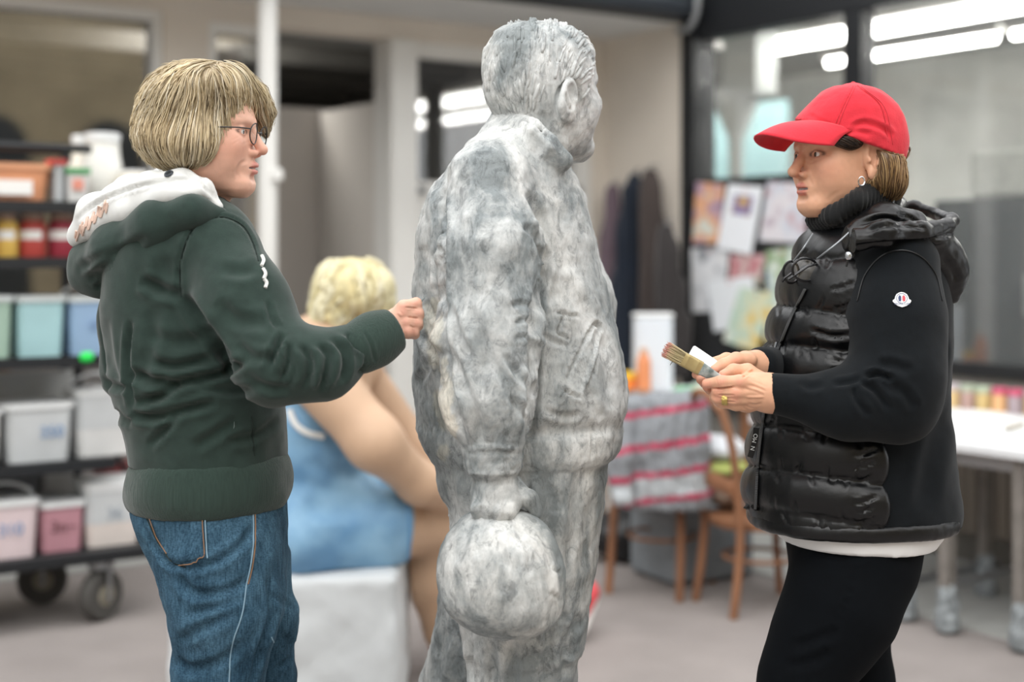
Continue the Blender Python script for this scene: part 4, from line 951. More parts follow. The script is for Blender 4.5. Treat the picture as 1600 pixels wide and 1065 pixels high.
feet = union([cone(P(805, 1560, 2.60)+np.array((0, 0, .03)), P(880, 1560, 2.75)+np.array((0, 0, .01)), .055, .045), cone(P(545, 1470, 2.95), P(600, 1470, 3.08)+np.array((0, 0, -.02)), .05, .045)], .03)
sleeve = chain(fpx((768, 285, 2.49), (766, 400, 2.445), (763, 520, 2.42), (766, 620, 2.40), (769, 684, 2.395)), [.078, .082, .079, .070, .054], .05)
sleeve2 = chain(fpx((862, 330, 2.74), (898, 480, 2.76), (905, 600, 2.74)), [.07, .07, .06], .05)
cuff = ploft([(694, 728, 810, 0, .046), (700, 722, 815, 0, .052), (720, 724, 816, 0, .052), (738, 727, 813, 0, .05), (744, 732, 808, 0, .045)], 2.395, 2.3)
hand = ploft([(730, 745, 802, 0, .03), (750, 737, 810, 0, .036), (775, 732, 813, 0, .04), (796, 734, 812, 0, .042), (808, 742, 805, 0, .034), (813, 752, 792, 0, .02)], 2.39, 2.3)
thumb = chain(fpx((806, 752, 2.41), (822, 775, 2.40), (836, 800, 2.41)), [.014, .0135, .0105], .01)
fing = union([cone(P(742+i*18, 795, 2.36), P(744+i*17, 812, 2.38), .0115, .010) for i in range(4)], .004)
collar = union([chain(fpx((764, 196, 2.70), (780, 180, 2.64), (808, 178, 2.56), (838, 192, 2.51), (866, 218, 2.50), (888, 250, 2.51)), [.0065]*6, .006), chain(fpx((758, 212, 2.70), (772, 198, 2.63), (800, 200, 2.545), (828, 216, 2.50), (852, 240, 2.495), (880, 262, 2.515)), [.006]*6, .006), chain(fpx((761, 204, 2.70), (776, 189, 2.63), (804, 189, 2.545), (833, 204, 2.495), (859, 229, 2.487), (884, 256, 2.515)), [.0075]*6, .006)], .010)
neck = cone(P(838, 170, 2.62), P(820, 225, 2.62), .066, .085)
bodyf = union([jk, sleeve2], .05); bodyf = union([bodyf, sleeve], .012); bodyf = union([bodyf, band], .008); bodyf = union([bodyf, collar], .012)
low = union([pants, leg1], .05); low = union([low, leg2], .03); low = union([low, feet], .03)
bodyf = union([bodyf, low], .008); bodyf = union([bodyf, cuff], .006); bodyf = union([bodyf, union([hand, thumb, fing], .008)], .006); bodyf = union([bodyf, neck], .01)
V, Q = mesh_sdf(bodyf, (-1.0, 2.25, -.06), (.45, 3.2, 1.72), .0048); N = vnormals(V, Q)
S = [([(690, 290), (688, 400), (690, 520), (700, 600), (722, 690)], 9, .016), ([(852, 370), (848, 430), (834, 500), (833, 600), (826, 690)], 9, .016),
     ([(700, 540), (720, 590), (745, 650), (752, 690)], 8, .010), ([(735, 480), (755, 530), (765, 590)], 10, .006), ([(700, 470), (715, 520), (735, 560)], 7, .008), ([(820, 350), (838, 370), (846, 400)], 7, .012), ([(826, 300), (845, 340), (852, 380)], 8, .010),
     ([(805, 505), (818, 500), (832, 508)], 4, .006), ([(798, 480), (812, 474), (828, 480)], 5, .006), ([(803, 530), (818, 526), (830, 530)], 4, .006), ([(790, 555), (805, 580), (826, 606)], 6, .007), ([(800, 620), (815, 640), (826, 660)], 6, .007), ([(775, 560), (800, 620), (812, 660)], 7, .005),
     ([(660, 520), (675, 545), (690, 560)], 7, .008), ([(662, 470), (676, 490), (690, 500)], 7, .006), ([(672, 340), (668, 430), (672, 520)], 7, .007), ([(655, 600), (672, 560), (664, 520)], 7, .006), ([(700, 260), (690, 300), (685, 340)], 9, .006), ([(735, 270), (715, 310), (708, 360)], 10, .005),
     ([(881, 609), (895, 616), (908, 621)], 3, .009), ([(908, 621), (925, 570), (942, 517)], 3, -.006), ([(942, 517), (936, 508), (929, 507), (918, 524), (908, 545)], 3, .009), ([(908, 545), (896, 570), (886, 596)], 3, .007), ([(884, 486), (877, 505), (872, 519), (880, 525), (893, 531)], 2.8, .008), ([(868, 487), (890, 492), (906, 494)], 2.8, .006),
     ([(852, 420), (862, 450), (858, 480)], 8, .005), ([(880, 420), (900, 440), (910, 470)], 10, -.004), ([(840, 520), (868, 535), (890, 540)], 5, .004), ([(930, 500), (945, 560), (955, 640)], 10, .005), ([(915, 600), (930, 640), (940, 655)], 8, .005), ([(850, 640), (880, 650), (910, 648)], 6, .005),
     ([(924, 675), (926, 700), (924, 716)], 2.5, .005), ([(700, 740), (705, 790), (700, 830)], 9, .006), ([(850, 740), (860, 800), (850, 860)], 12, .006), ([(905, 740), (900, 820), (885, 900)], 12, .006), ([(925, 760), (918, 830), (905, 900)], 8, .006),
     ([(735, 1000), (737, 1065), (740, 1200)], 5, .012), ([(765, 1000), (770, 1040), (768, 1090)], 8, .008), ([(800, 1000), (802, 1045), (798, 1090)], 9, .006), ([(850, 950), (860, 1000), (850, 1065)], 9, .008), ([(880, 930), (878, 990), (885, 1060)], 8, .009), ([(905, 960), (890, 1000), (893, 1030)], 8, .008), ([(700, 980), (688, 1020), (680, 1065)], 9, .006),
     ([(742, 760), (748, 780), (746, 806)], 5, .002), ([(770, 790), (770, 812)], 3, .004), ([(753, 790), (752, 812)], 3, .004), ([(788, 790), (789, 810)], 3, .004), ([(725, 702), (770, 698), (815, 702)], 4, -.003), ([(728, 738), (770, 741), (812, 737)], 3, -.003)]
V = V-N*(.0032*fbm(V, 22, 3, 3)+.0014*np.abs(vnoise(V, 75, 6)))[:, None]; N = vnormals(V, Q); V = strokes(V, N, S); N = vnormals(V, Q)
q = topx(V); cf = ((q[:, 1] > 698) & (q[:, 1] < 742) & (q[:, 0] > 720) & (q[:, 0] < 818)) | ((q[:, 1] > 655) & (q[:, 1] < 690) & (q[:, 0] > 650) & (q[:, 0] < 720)); V = V+N*(cf*.0022*vnoise(V, 130, 9))[:, None]
V[:, 2] = np.maximum(V[:, 2], .03)
V1, Q1 = V, Q
# head with modelled hair
sc, sR, ss = P(852, 141, SD), frameR(math.radians(38)), 1.085
hl, _ = make_head(.95, .0012, cheek=1.05, jowl=.004, ear=(-.018, -.024, 1.1, 12))
cap_l = head_base([(z, xf+.004, xb-.012, hw+.008) for z, xf, xb, hw in HEAD]); skp = half((-.02, 0, -.052), (.12, 0, -1)); frp = half((.062, 0, .05), (.9, 0, -.45))
hair_l = inter(inter(cap_l, skp, .006), frp, .012)
for s_ in (-1, 1): hair_l = sub(hair_l, ell((-.012, s_*.085, -.028), (.030, .03, .040)), .006)
nk = cone((-.022, 0, -.05), (-.045, 0, -.16), .060, .070)
hl2 = union([hl, nk], .03); hl3 = union([hl2, hair_l], .004)
hf = place(hl3, sc, sR, ss); V, Q = mesh_sdf(hf, sc-.17, sc+.17, .0028); N = vnormals(V, Q); V = V-N*(.0016*fbm(V, 45, 3, 3))[:, None]
V2, Q2 = V, Q
hairw = place(hair_l, sc, sR, ss); Vh, Qh = mesh_sdf(hairw, sc-.17, sc+.17, .004)
def sflow(p):
    L = ((p-sc) @ sR)/ss; back = np.clip((-L[:, 0]+.05)/.1, 0, 1)
    d = np.stack([-.9+.5*back+0*L[:, 0], .35*np.sign(L[:, 1])*np.ones(len(L)), -.25-1.1*back-2.0*np.clip(-L[:, 2]+.02, 0, .06)*8], 1); return d @ sR.T
rg = np.random.default_rng(5); Lh = ((Vh-sc) @ sR)/ss; ok_ = np.where((np.hypot(Lh[:, 0]+.014, Lh[:, 2]+.024) > .050) | (np.abs(Lh[:, 1]) < .05))[0]; ids = rg.choice(ok_, 620); SV, SF, rnd, tt = flow_strands(hairw, Vh[ids], sflow, 7, .0062, (-.003, .0002), (.0022, .0042), .25, 6, 5, .35, nwarp=18)
VV, QQ = join([(V1, Q1), (V2, Q2), (SV, SF)])
o = mesh_obj('figure', VV, QQ, M_stone2, st)
C_ = np.ones((len(VV), 3)); L = topx(VV)
def patch(x0, y0, rx, ry, col, amt, edge=.35):
    d = ((L[:, 0]-x0)/rx)**2+((L[:, 1]-y0)/ry)**2+.9*fbm(VV, 30, 3, 7); w_ = np.clip((1-d)/edge, 0, 1)*amt*(VV[:, 1] < 2.66); C_[:] = C_*(1-w_[:, None])+np.array(col)*w_[:, None]
patch(678, 520, 16, 50, (1.3, 1.22, 1.08), .9); patch(695, 640, 18, 70, (1.3, 1.2, 1.06), .9)
top = np.clip((L[:, 1]*-1+330)/200, 0, 1); C_ *= (1+.10*top)[:, None]  # head and shoulders tinted lighter: light from above put into the colour
col_hair = np.zeros(len(VV)); 
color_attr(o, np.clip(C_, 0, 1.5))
# the bundle in his hand
bu = ploft([(798, 745, 815, .0, .03), (806, 728, 835, 0, .045), (820, 710, 853, 0, .065), (842, 693, 870, 0, .085), (870, 684, 880, 0, .097), (900, 681, 885, 0, .102), (930, 686, 885, 0, .10), (955, 700, 880, 0, .092), (975, 722, 864, 0, .075), (988, 750, 838, 0, .05), (994, 775, 815, 0, .025)], 2.40, 2.15)
V, Q = mesh_sdf(bu, P(665, 1010, 2.44)-np.array((0, .15, 0)), P(900, 785, 2.44)+np.array((0, .15, 0)), .0052); N = vnormals(V, Q); V = V-N*(.003*fbm(V, 22, 3, 8)+.001*np.abs(vnoise(V, 80, 2)))[:, None]
V = strokes(V, vnormals(V, Q), [([(800, 818), (822, 850), (828, 900)], 4, .008), ([(775, 840), (788, 870), (795, 890)], 5, .004), ([(860, 880), (868, 890), (880, 892)], 3, .005), ([(855, 925), (868, 930), (878, 940)], 3, .004), ([(870, 860), (878, 900), (880, 940)], 6, .004), ([(735, 820), (722, 850), (712, 880)], 8, .004), ([(755, 815), (748, 840), (745, 870)], 6, .004), ([(840, 830), (858, 860), (866, 900)], 8, .004), ([(800, 815), (812, 835), (840, 850)], 5, -.004)])
o = mesh_obj('bundle', V, Q, M_stone2, st); color_attr(o, np.ones((len(V), 3))); o['label'] = 'round tied bundle hanging from his fist'
MB().box((P(740, 0, 2.75)[0], 2.78, .016), (.75, .7, .032), .3, .006).build('base_plate', mat('base_plate_stone', '#a9aba9', .8, noise=.1), st)
# ================================================================== seated sculpture on its plinth
WD = 4.35
ctr = P(445, 890, 4.35)
q = P(445, 893, 4.2); MBp = MB(); pz = P(445, 893, 4.22)[2]
V, Q = mesh_sdf(lambda p: np.maximum(np.maximum(np.abs(p[:, 0])-.335, np.abs(p[:, 1])-.28), np.abs(p[:, 2])-pz/2), (-.4, -.4, -pz/2-.05), (.4, .4, pz/2+.05), .016)
V = relax(V, Q, 1); V = V+vnormals(V, Q)*(.006*fbm(V, 9, 3, 2))[:, None]; V[:, 2] = np.maximum(V[:, 2]+pz/2, 0)
o = mesh_obj('plinth', V+np.array((q[0], 4.42, 0)), Q, mat('plinth_plaster', '#c4c8ca', .75, noise=.06, nscale=5, bump=.15, bscale=40)); tag(o, 'rough white plaster block under the seated sculpture', 'plinth')
sw = empty('seated_sculpture', (q[0], 4.45, pz), 'painted sculpture of a plump blonde woman in a blue dress sitting on a white block', 'sculpture')
M_ps = mat('painted_skin', '#c7a68a', .55, noise=.08, nscale=6, sss=.0); M_dress = mat('painted_dress', '#5f8bb0', .6, noise=.16, nscale=7, col2='#86aeca', lo=.4, hi=.7)
tors = chain(fpx((505, 560, 4.38), (490, 650, 4.40), (480, 790, 4.42)), [.145, .165, .19], .06)
should = cone(P(465, 570, 4.30), P(560, 575, 4.52), .085, .08); nk_ = cone(P(535, 530, 4.42), P(548, 500, 4.43), .065, .06); hd = ell(P(560, 462, 4.43), (.085, .09, .105))
armr = chain(fpx((500, 590, 4.20), (585, 690, 4.16), (655, 755, 4.30), (715, 790, 4.50)), [.095, .078, .058, .042], .05)
handr = union([cone(P(712, 788, 4.50), P(738, 800, 4.58), .04, .034)]+[cone(P(735+i*2, 792+i*5, 4.58), P(765, 800+i*6, 4.64), .013, .010) for i in range(4)], .012)
armf = chain(fpx((560, 590, 4.62), (640, 690, 4.72), (720, 770, 4.70)), [.085, .065, .05], .04)
thg = chain(fpx((500, 830, 4.34), (600, 822, 4.42), (690, 815, 4.55)), [.115, .105, .095], .05); thg2 = chain(fpx((500, 830, 4.62), (650, 810, 4.80), (740, 815, 4.90)), [.13, .115, .09], .05)
shin = chain(fpx((690, 815, 4.55), (668, 900, 4.60), (690, 985, 4.68), (705, 1030, 4.72)), [.092, .078, .052, .042], .04); shin2 = chain(fpx((740, 815, 4.90), (800, 900, 5.0), (880, 955, 5.05)), [.088, .07, .045], .04)
bodyf = union([tors, should, nk_, hd, armr, handr, thg, shin], .03); bodyf = union([bodyf, armf, thg2, shin2], .02)
V, Q = mesh_sdf(bodyf, (-1.2, 3.9, .0), (.45, 5.3, 1.55), .012); inb = (np.abs(V[:, 0]-q[0]) < .345) & (np.abs(V[:, 1]-4.42) < .29); V[inb, 2] = np.maximum(V[inb, 2], pz+.004); o = mesh_obj('body', V, Q, M_ps, sw)
dr = union([chain(fpx((478, 615, 4.40), (478, 690, 4.40), (475, 800, 4.42)), [.165, .182, .205], .05), chain(fpx((470, 835, 4.30), (585, 822, 4.38), (630, 825, 4.43)), [.145, .138, .112], .06), chain(fpx((480, 830, 4.62), (640, 820, 4.78)), [.14, .12], .05)], .06)
dr = inter(dr, half(P(628, 820, 4.42), (1, .35, -.12)), .01); dr = union([dr, cone(P(455, 545, 4.30), P(480, 640, 4.32), .075, .11), cone(P(478, 528, 4.36), P(455, 560, 4.28), .03, .06)], .04)
dr = sub(dr, lambda p: np.minimum(cone(P(512, 585, 4.16), P(560, 640, 4.10), .118, .105)(p), cone(P(560, 560, 4.3), P(575, 600, 4.3), .06, .06)(p)), .01)
V, Q = mesh_sdf(dr, (-1.2, 3.9, .3), (.2, 5.2, 1.35), .011); V = V-vnormals(V, Q)*(.007*fbm(V, 7, 3, 5))[:, None]; V = strokes(V, vnormals(V, Q), [([(560, 700), (585, 735), (600, 765)], 10, .012), ([(480, 720), (530, 740), (570, 745)], 12, .008), ([(470, 790), (520, 800), (580, 790)], 14, .006)])
V[:, 2] = np.maximum(V[:, 2], pz+.002); mesh_obj('dress', V, Q, M_dress, sw)
bv = bvh_of(V, Q); M_trim = mat('dress_trim', '#e3e4e2', .6)
seam('armhole_trim', bv, [(452, 640), (462, 662), (480, 676), (505, 682)], .010, M_trim, sw, .002); seam('strap_trim', bv, [(470, 535), (490, 524), (505, 530)], .010, M_trim, sw, .002); seam('hem_trim', bv, [(636, 780), (640, 830), (637, 880)], .006, mat('hem_blue', '#5f8db3', .6), sw, .001)
hc = P(552, 455, 4.40); hf2 = union([ell(hc, (.125, .125, .105)), ell(P(520, 490, 4.36), (.07, .08, .065)), ell(P(575, 480, 4.42), (.08, .08, .05))], .03); hf2 = sub(hf2, ell(P(628, 505, 4.45), (.07, .11, .06)), .01)
Vh, Qh = mesh_sdf(hf2, hc-.22, hc+.22, .008); Vh = Vh+vnormals(Vh, Qh)*(.008*fbm(Vh, 22, 2, 4))[:, None]
hair_obj(Vh, Qh, hf2, lambda p: np.stack([(p[:, 0]-hc[0])*6+.5*vnoise(p, 14, 1), (p[:, 1]-hc[1])*6, -.9+.5*vnoise(p, 14, 2)], 1), 330, 7, .012, (-.006, .004), (.006, .013), ['#cbbf92', '#ded5ae', '#e8e1c4'], sw, name='hair', m=mat('painted_hair', (1, 1, 1), .6, attr='col'))
M_red = mat('red_sock', '#8f2a34', .7); M_shoe = mat('red_shoe', '#cf4a50', .5); M_sole = mat('white_sole', '#eeeae8', .5)
def tmesh(name, f, pts, h, m, pad=.15): lo, hi = bbx(pts, pad); V, Q = mesh_sdf(f, lo, hi, h); return mesh_obj(name, V, Q, m, sw), V, Q
pp = fpx((686, 968, 4.67), (705, 1030, 4.72)); tmesh('sock', chain(pp, [.062, .055]), pp, .008, M_red)
pp = [P(708, 1045, 4.72), P(708, 1045, 4.72)+np.array((.11, .12, -.03))]; tmesh('shoe', chain(pp, [.055, .05]), pp, .008, M_shoe)
pp = fpx((862, 945, 5.04), (890, 962, 5.06)); tmesh('sock', chain(pp, [.055, .05]), pp, .008, M_red)
pp = fpx((890, 970, 5.06), (918, 925, 5.22)); tmesh('shoe', chain(pp, [.05, .045]), pp, .008, M_shoe)
pp = fpx((905, 985, 5.06), (926, 935, 5.26)); tmesh('sole', chain(pp, [.026, .024]), pp, .006, M_sole)
# ================================================================== woman in the green hoodie
D1 = 2.50
M_hoodie = mat('green_fleece', '#2b3a35', .95, noise=.10, nscale=60, sheen=.22, bump=.08, bscale=500, spec=.2)
M_rib = mat('green_rib', '#2e3e38', .95, noise=.12, nscale=300, sheen=.25, stretch=(1, 1, .04), bump=.25, bscale=420, spec=.2)
M_lining = mat('grey_lining', '#d3d4d2', .9, noise=.04, nscale=30, sheen=.2)
def denim_mat():
    m = bpy.data.materials.new('denim'); m.use_nodes = True; t = m.node_tree; N = t.nodes; L = t.links; b = N['Principled BSDF']; b.inputs['Roughness'].default_value = .92; b.inputs['Specular IOR Level'].default_value = .15
    c = N.new('ShaderNodeTexCoord'); cur = None
    for sc_, st_, p0, c0, p1, c1 in ((6, (1, 1, .6), .36, '#2f4d62', .66, '#5d8096'), (420, (1, 1, .06), .3, '#8f9da6', .6, '#ffffff'), (700, (.3, .3, 1), .3, '#a7b2b8', .6, '#ffffff'), (40, (1, 1, .4), .3, '#b9c3c9', .6, '#ffffff')):
        mp = N.new('ShaderNodeMapping'); mp.inputs['Scale'].default_value = st_; L.new(c.outputs['Object'], mp.inputs[0]); n = N.new('ShaderNodeTexNoise'); n.inputs['Scale'].default_value = sc_; n.inputs['Detail'].default_value = 4; L.new(mp.outputs[0], n.inputs['Vector'])
        r = N.new('ShaderNodeValToRGB'); L.new(n.outputs['Fac'], r.inputs[0]); r.color_ramp.elements[0].position = p0; r.color_ramp.elements[0].color = (*hexc(c0), 1); r.color_ramp.elements[1].position = p1; r.color_ramp.elements[1].color = (*hexc(c1), 1)
        if cur is None: cur = r.outputs[0]
        else:
            mx = N.new('ShaderNodeMix'); mx.data_type = 'RGBA'; mx.blend_type = 'MULTIPLY'; mx.inputs[0].default_value = .8; L.new(cur, mx.inputs[6]); L.new(r.outputs[0], mx.inputs[7]); cur = mx.outputs[2]
    L.new(cur, b.inputs['Base Color']); return m
M_denim = denim_mat()
hc1, hR1, hs1 = P(321, 207, D1), frameR(math.radians(-5), math.radians(-1)), .945
w1_origin = P(330, 1627, D1)*np.array((1, 1, 0))
hl, lips1 = make_head(1.06, .0026, tipdrop=-.002, tipx=.003, ears=False, smile=.0035)
nk1 = chain(list(((np.array([P(318, 268, 2.52), P(300, 345, 2.54)])-hc1) @ hR1)/hs1), [.056, .066])
hw = place(union([hl, nk1], .022), hc1, hR1, hs1)
Vh_, Qh_ = mesh_sdf(hw, hc1-np.array((.16, .16, .20)), hc1+np.array((.16, .16, .14)), .0022)
Vh_ = strokes(Vh_, vnormals(Vh_, Qh_), [([(388, 250), (376, 256), (370, 268), (372, 278)], 3, .0013), ([(362, 220), (369, 216), (375, 213)], 1.6, .0006), ([(362, 227), (370, 221), (376, 217)], 1.6, .0006), ([(394, 220), (386, 222), (378, 226)], 1.8, .0005)])
# hand that touches the statue: closed round a small tool
DH = 2.42
hd1 = [chain(fpx((585, 532, 2.40), (606, 518, 2.41), (620, 504, 2.415)), [.025, .026, .024], .02), ell(P(626, 500, 2.425), (.018, .021, .030))]
mc = [((612, 503), (631, 479)), ((614, 507), (630, 489)), ((617, 514), (634, 503)), ((621, 523), (636, 517))]
tips = [((650, 474), (653, 484)), ((653, 489), (650, 500)), ((652, 504), (648, 511)), ((647, 518), (642, 522))]
for i in range(4):
    a, b = mc[i]; c, d = tips[i]; r = (.0098, .0100, .0094, .0086)[i]
    hd1.append(cone(P(*a, 2.405), P(*b, 2.402), .011, .0112))
    hd1.append(chain([P(*b, 2.402), P(*c, 2.412), P(c[0]+1, c[1]+4, 2.432), P(c[0]-10, c[1]+5, 2.445)], [r*1.05, r, r*.92, r*.85], .004))
hd1.append(chain(fpx((617, 492, 2.435), (634, 484, 2.452), (650, 478, 2.452)), [.013, .0105, .009], .006))
hf1 = union(hd1, .005); Vd, Qd = mesh_sdf(hf1, *bbx(fpx((580, 560, 2.38), (665, 455, 2.48)), .02), .0016)
Vd = strokes(Vd, vnormals(Vd, Qd), [([(622, 488), (628, 494)], 2.2, -.001), ([(636, 495), (646, 496), (653, 497)], 1.5, .0022), ([(633, 480), (644, 481), (652, 482)], 1.5, .0022), ([(640, 509), (648, 512)], 1.5, .002)])
# body under the clothes
bf = union([chain(fpx((300, 340, 2.53), (300, 560, 2.55), (320, 800, 2.53)), [.06, .08, .08], .03), chain(fpx((350, 400, 2.42), (432, 572, 2.345), (590, 528, 2.40)), [.045, .038, .024], .02), chain(fpx((215, 420, 2.66), (203, 570, 2.70), (245, 690, 2.62)), [.04, .035, .024], .02), ell(P(256, 706, 2.60), (.03, .03, .035)), chain(fpx((345, 880, 2.48), (340, 1065, 2.47), (335, 1180, 2.465), (318, 1590, 2.5)), [.07, .05, .045, .032], .01), chain(fpx((385, 880, 2.58), (408, 1060, 2.63), (405, 1180, 2.64), (398, 1545, 2.64)), [.055, .038, .038, .032], .01)], .03)
Vb, Qb = mesh_sdf(bf, (-1.0, 2.2, .03), (-.2, 2.9, 1.5), .014)
Va, Qa = join([(Vh_, Qh_), (Vd, Qd), (Vb, Qb)])
w1 = mesh_obj('person', Va, Qa, M_skin); tag(w1, 'woman with blonde bob, glasses and dark green hoodie touching the statue', 'person')
cc = skin_cols(Va, hc1, hR1, hs1, lips1, '#e2b29c', '#cf8a80', '#b08d69', .0022)
kn = np.zeros(len(Va)); xy = topx(Va); hm = (xy[:, 0] > 590) & (Va[:, 0] > -.25)
for (b, c) in [(m_[1], t_[0]) for m_, t_ in zip(mc, tips)]:
    kn += np.exp(-((xy[:, 0]-b[0])**2+(xy[:, 1]-b[1])**2)/40)+np.exp(-((xy[:, 0]-c[0])**2+(xy[:, 1]-c[1])**2)/30)
cc = cc*(1-(hm*.4*np.clip(kn, 0, 1))[:, None])+np.array(hexc('#d9907f'))*(hm*.4*np.clip(kn, 0, 1))[:, None]
color_attr(w1, cc); eyeballs(hc1, hR1, hs1, w1, '#5d6a6e', (1, .1, .02))
# hoodie
tor = ploft([(296, 262, 340, .02, .05), (318, 232, 362, .02, .085), (345, 202, 385, .02, .115), (380, 180, 402, .02, .14), (430, 167, 414, .03, .15), (490, 163, 424, .03, .15), (560, 170, 434, .03, .15), (620, 182, 441, .03, .15), (670, 195, 445, .03, .15), (705, 202, 447, .03, .15), (722, 204, 447, .03, .148)], D1, 2.1)
slv = chain(fpx((335, 378, 2.445), (380, 475, 2.385), (432, 566, 2.345), (505, 570, 2.345), (592, 525, 2.395)), [.072, .068, .0605, .049, .036], .045)
slvl = chain(fpx((212, 410, 2.64), (204, 500, 2.69), (206, 580, 2.70), (238, 660, 2.64), (254, 700, 2.60)), [.06, .055, .052, .045, .04], .03)
hood_f = union([union([tor, slv], .03), slvl], .014)
Vq, Qq = mesh_sdf(hood_f, *bbx([P(140, 735, 2.75), P(640, 285, 2.25)], .06), .0052); N = vnormals(Vq, Qq)
Vq = Vq+N*(.0035*fbm(Vq, 11, 3, 2))[:, None]; N = vnormals(Vq, Qq)
S1 = [([(325, 341), (302, 354), (286, 388), (280, 425), (284, 466)], 3.2, .0055), ([(325, 341), (352, 338), (380, 352), (396, 378), (405, 410)], 3, .004), ([(221, 437), (250, 452), (283, 463)], 10, .012), ([(286, 462), (312, 500), (340, 540), (368, 582)], 10, .016),
      ([(238, 565), (275, 572), (331, 559)], 8, .010), ([(201, 582), (240, 596), (280, 599)], 9, .013), ([(207, 632), (252, 618), (284, 598), (342, 585), (390, 560)], 8, .014), ([(204, 648), (240, 652), (290, 640), (340, 628)], 8, .013), ([(232, 696), (258, 672), (278, 649)], 7, .008), ([(303, 699), (334, 680), (372, 656)], 9, .007), ([(350, 690), (400, 680), (436, 655)], 8, .006), ([(225, 520), (280, 535), (340, 520)], 12, .006), ([(300, 600), (350, 610), (405, 608)], 8, .007),
      ([(240, 480), (235, 540), (215, 600)], 12, .006), ([(260, 400), (250, 440), (240, 470)], 14, .005), ([(395, 660), (396, 690), (398, 712)], 1.6, .002),
      ([(442, 520), (428, 552), (418, 580)], 6, .014), ([(452, 536), (450, 566), (438, 600)], 5, .009), ([(474, 540), (484, 568), (478, 606)], 6, .009), ([(499, 538), (513, 556), (508, 588), (502, 612)], 6, .010), ([(520, 528), (537, 548), (541, 572), (534, 598)], 6, .010), ([(542, 520), (556, 538), (580, 552)], 5, .009), ([(560, 585), (572, 572), (574, 556)], 5, .008), ([(462, 545), (468, 575), (460, 610)], 6, -.005), ([(490, 540), (498, 570), (492, 608)], 6, -.005), ([(528, 552), (524, 580), (518, 604)], 5, -.005),
      ([(340, 470), (370, 500), (420, 505)], 12, .006), ([(345, 420), (375, 425), (405, 418)], 10, .005), ([(370, 540), (400, 560), (430, 556)], 9, .007), ([(385, 590), (420, 606), (455, 606)], 8, .006), ([(418, 470), (424, 495), (434, 512)], 5, .006),
      ([(165, 500), (172, 560), (186, 610)], 7, .005), ([(160, 590), (180, 605), (198, 605)], 6, .008), ([(178, 640), (192, 655), (205, 660)], 6, .007), ([(204, 500), (200, 560), (206, 640)], 5, .010)]
Vq = strokes(Vq, N, S1); o = mesh_obj('hoodie', Vq, Qq, M_hoodie, w1); o['label'] = 'dark green hooded sweatshirt'
bv = bvh_of(Vq, Qq); M_seam = mat('seam_thread', '#1d2925', .9)
for s_ in ([(325, 342), (302, 355), (286, 388), (280, 425), (283, 462)], [(326, 341), (352, 339), (380, 353), (396, 380), (404, 408)], [(393, 650), (395, 680), (398, 712)]): seam('seam', bv, s_, .0011, M_seam, w1, .0008)
hem = ploft([(712, 206, 446, .03, .146), (722, 202, 451, .03, .150), (745, 197, 456, .03, .155), (768, 196, 455, .03, .155), (784, 201, 450, .03, .150), (791, 207, 446, .03, .145)], D1, 2.15, shear=.04)
V, Q = mesh_sdf(hem, *bbx([P(170, 810, 2.75), P(480, 690, 2.3)], .06), .0055); N = vnormals(V, Q); V = V+N*(.004*fbm(V, 9, 3, 6))[:, None]; an = np.arctan2(V[:, 1]-2.53, V[:, 0]-P(326, 0, 2.53)[0]); mesh_obj('hem_band', V, Q, M_rib, w1)
cf = chain(fpx((562, 543, 2.372), (585, 530, 2.39), (619, 513, 2.408)), [.044, .043, .036], .02); ax = P(619, 513, 2.408)-P(585, 530, 2.39); cf = inter(cf, half(P(617, 514, 2.408), ax), .004)
cf = sub(cf, cone(P(608, 518, 2.404), P(640, 503, 2.42), .031, .031), .003)
V, Q = mesh_sdf(cf, *bbx(fpx((540, 600, 2.3), (645, 470, 2.48)), .02), .0032); V = strokes(V, vnormals(V, Q), [([(568, 515), (580, 540), (586, 566)], 3, .003)]); mesh_obj('cuff', V, Q, M_rib, w1)
# hood lying on the back
hd_out = union([chain(fpx((150, 418, 2.56), (190, 388, 2.47), (245, 352, 2.41), (300, 330, 2.39), (345, 335, 2.41)), [.044, .046, .036, .022, .012], .03), ell(P(160, 412, 2.58), (.052, .06, .05)), chain(fpx((160, 400, 2.62), (230, 340, 2.68), (300, 310, 2.68)), [.04, .03, .02], .03)], .03)
hd_out = union([hd_out, chain(fpx((135, 430, 2.56), (165, 440, 2.54), (190, 430, 2.50)), [.024, .026, .02], .02)], .02)
V, Q = mesh_sdf(hd_out, *bbx(fpx((80, 490, 2.8), (380, 270, 2.3)), .04), .0052); N = vnormals(V, Q); V = V+N*(.003*fbm(V, 14, 3, 9))[:, None]
V = strokes(V, vnormals(V, Q), [([(140, 440), (175, 405), (230, 370)], 8, .007), ([(165, 452), (185, 430), (205, 400)], 7, .008), ([(120, 420), (150, 405), (190, 385)], 7, .005), ([(150, 452), (158, 440), (156, 425)], 5, .006)]); mesh_obj('hood', V, Q, M_hoodie, w1)
lin = union([chain(fpx((128, 362, 2.56), (150, 334, 2.52), (190, 315, 2.47), (235, 298, 2.44), (285, 288, 2.43), (318, 296, 2.415), (343, 322, 2.41)), [.022, .033, .032, .029, .024, .016, .008], .02), chain(fpx((122, 372, 2.56), (150, 352, 2.49), (200, 330, 2.44), (260, 305, 2.40), (310, 300, 2.395)), [.018, .022, .020, .016, .008], .02), chain(fpx((138, 345, 2.60), (200, 300, 2.66), (265, 282, 2.66), (310, 285, 2.62)), [.025, .028, .024, .02], .02), ell(P(285, 292, 2.54), (.062, .09, .02))], .012)
V, Q = mesh_sdf(lin, *bbx(fpx((80, 420, 2.75), (370, 245, 2.3)), .04), .0045); N = vnormals(V, Q); V = V+N*(.0022*fbm(V, 16, 2, 4))[:, None]
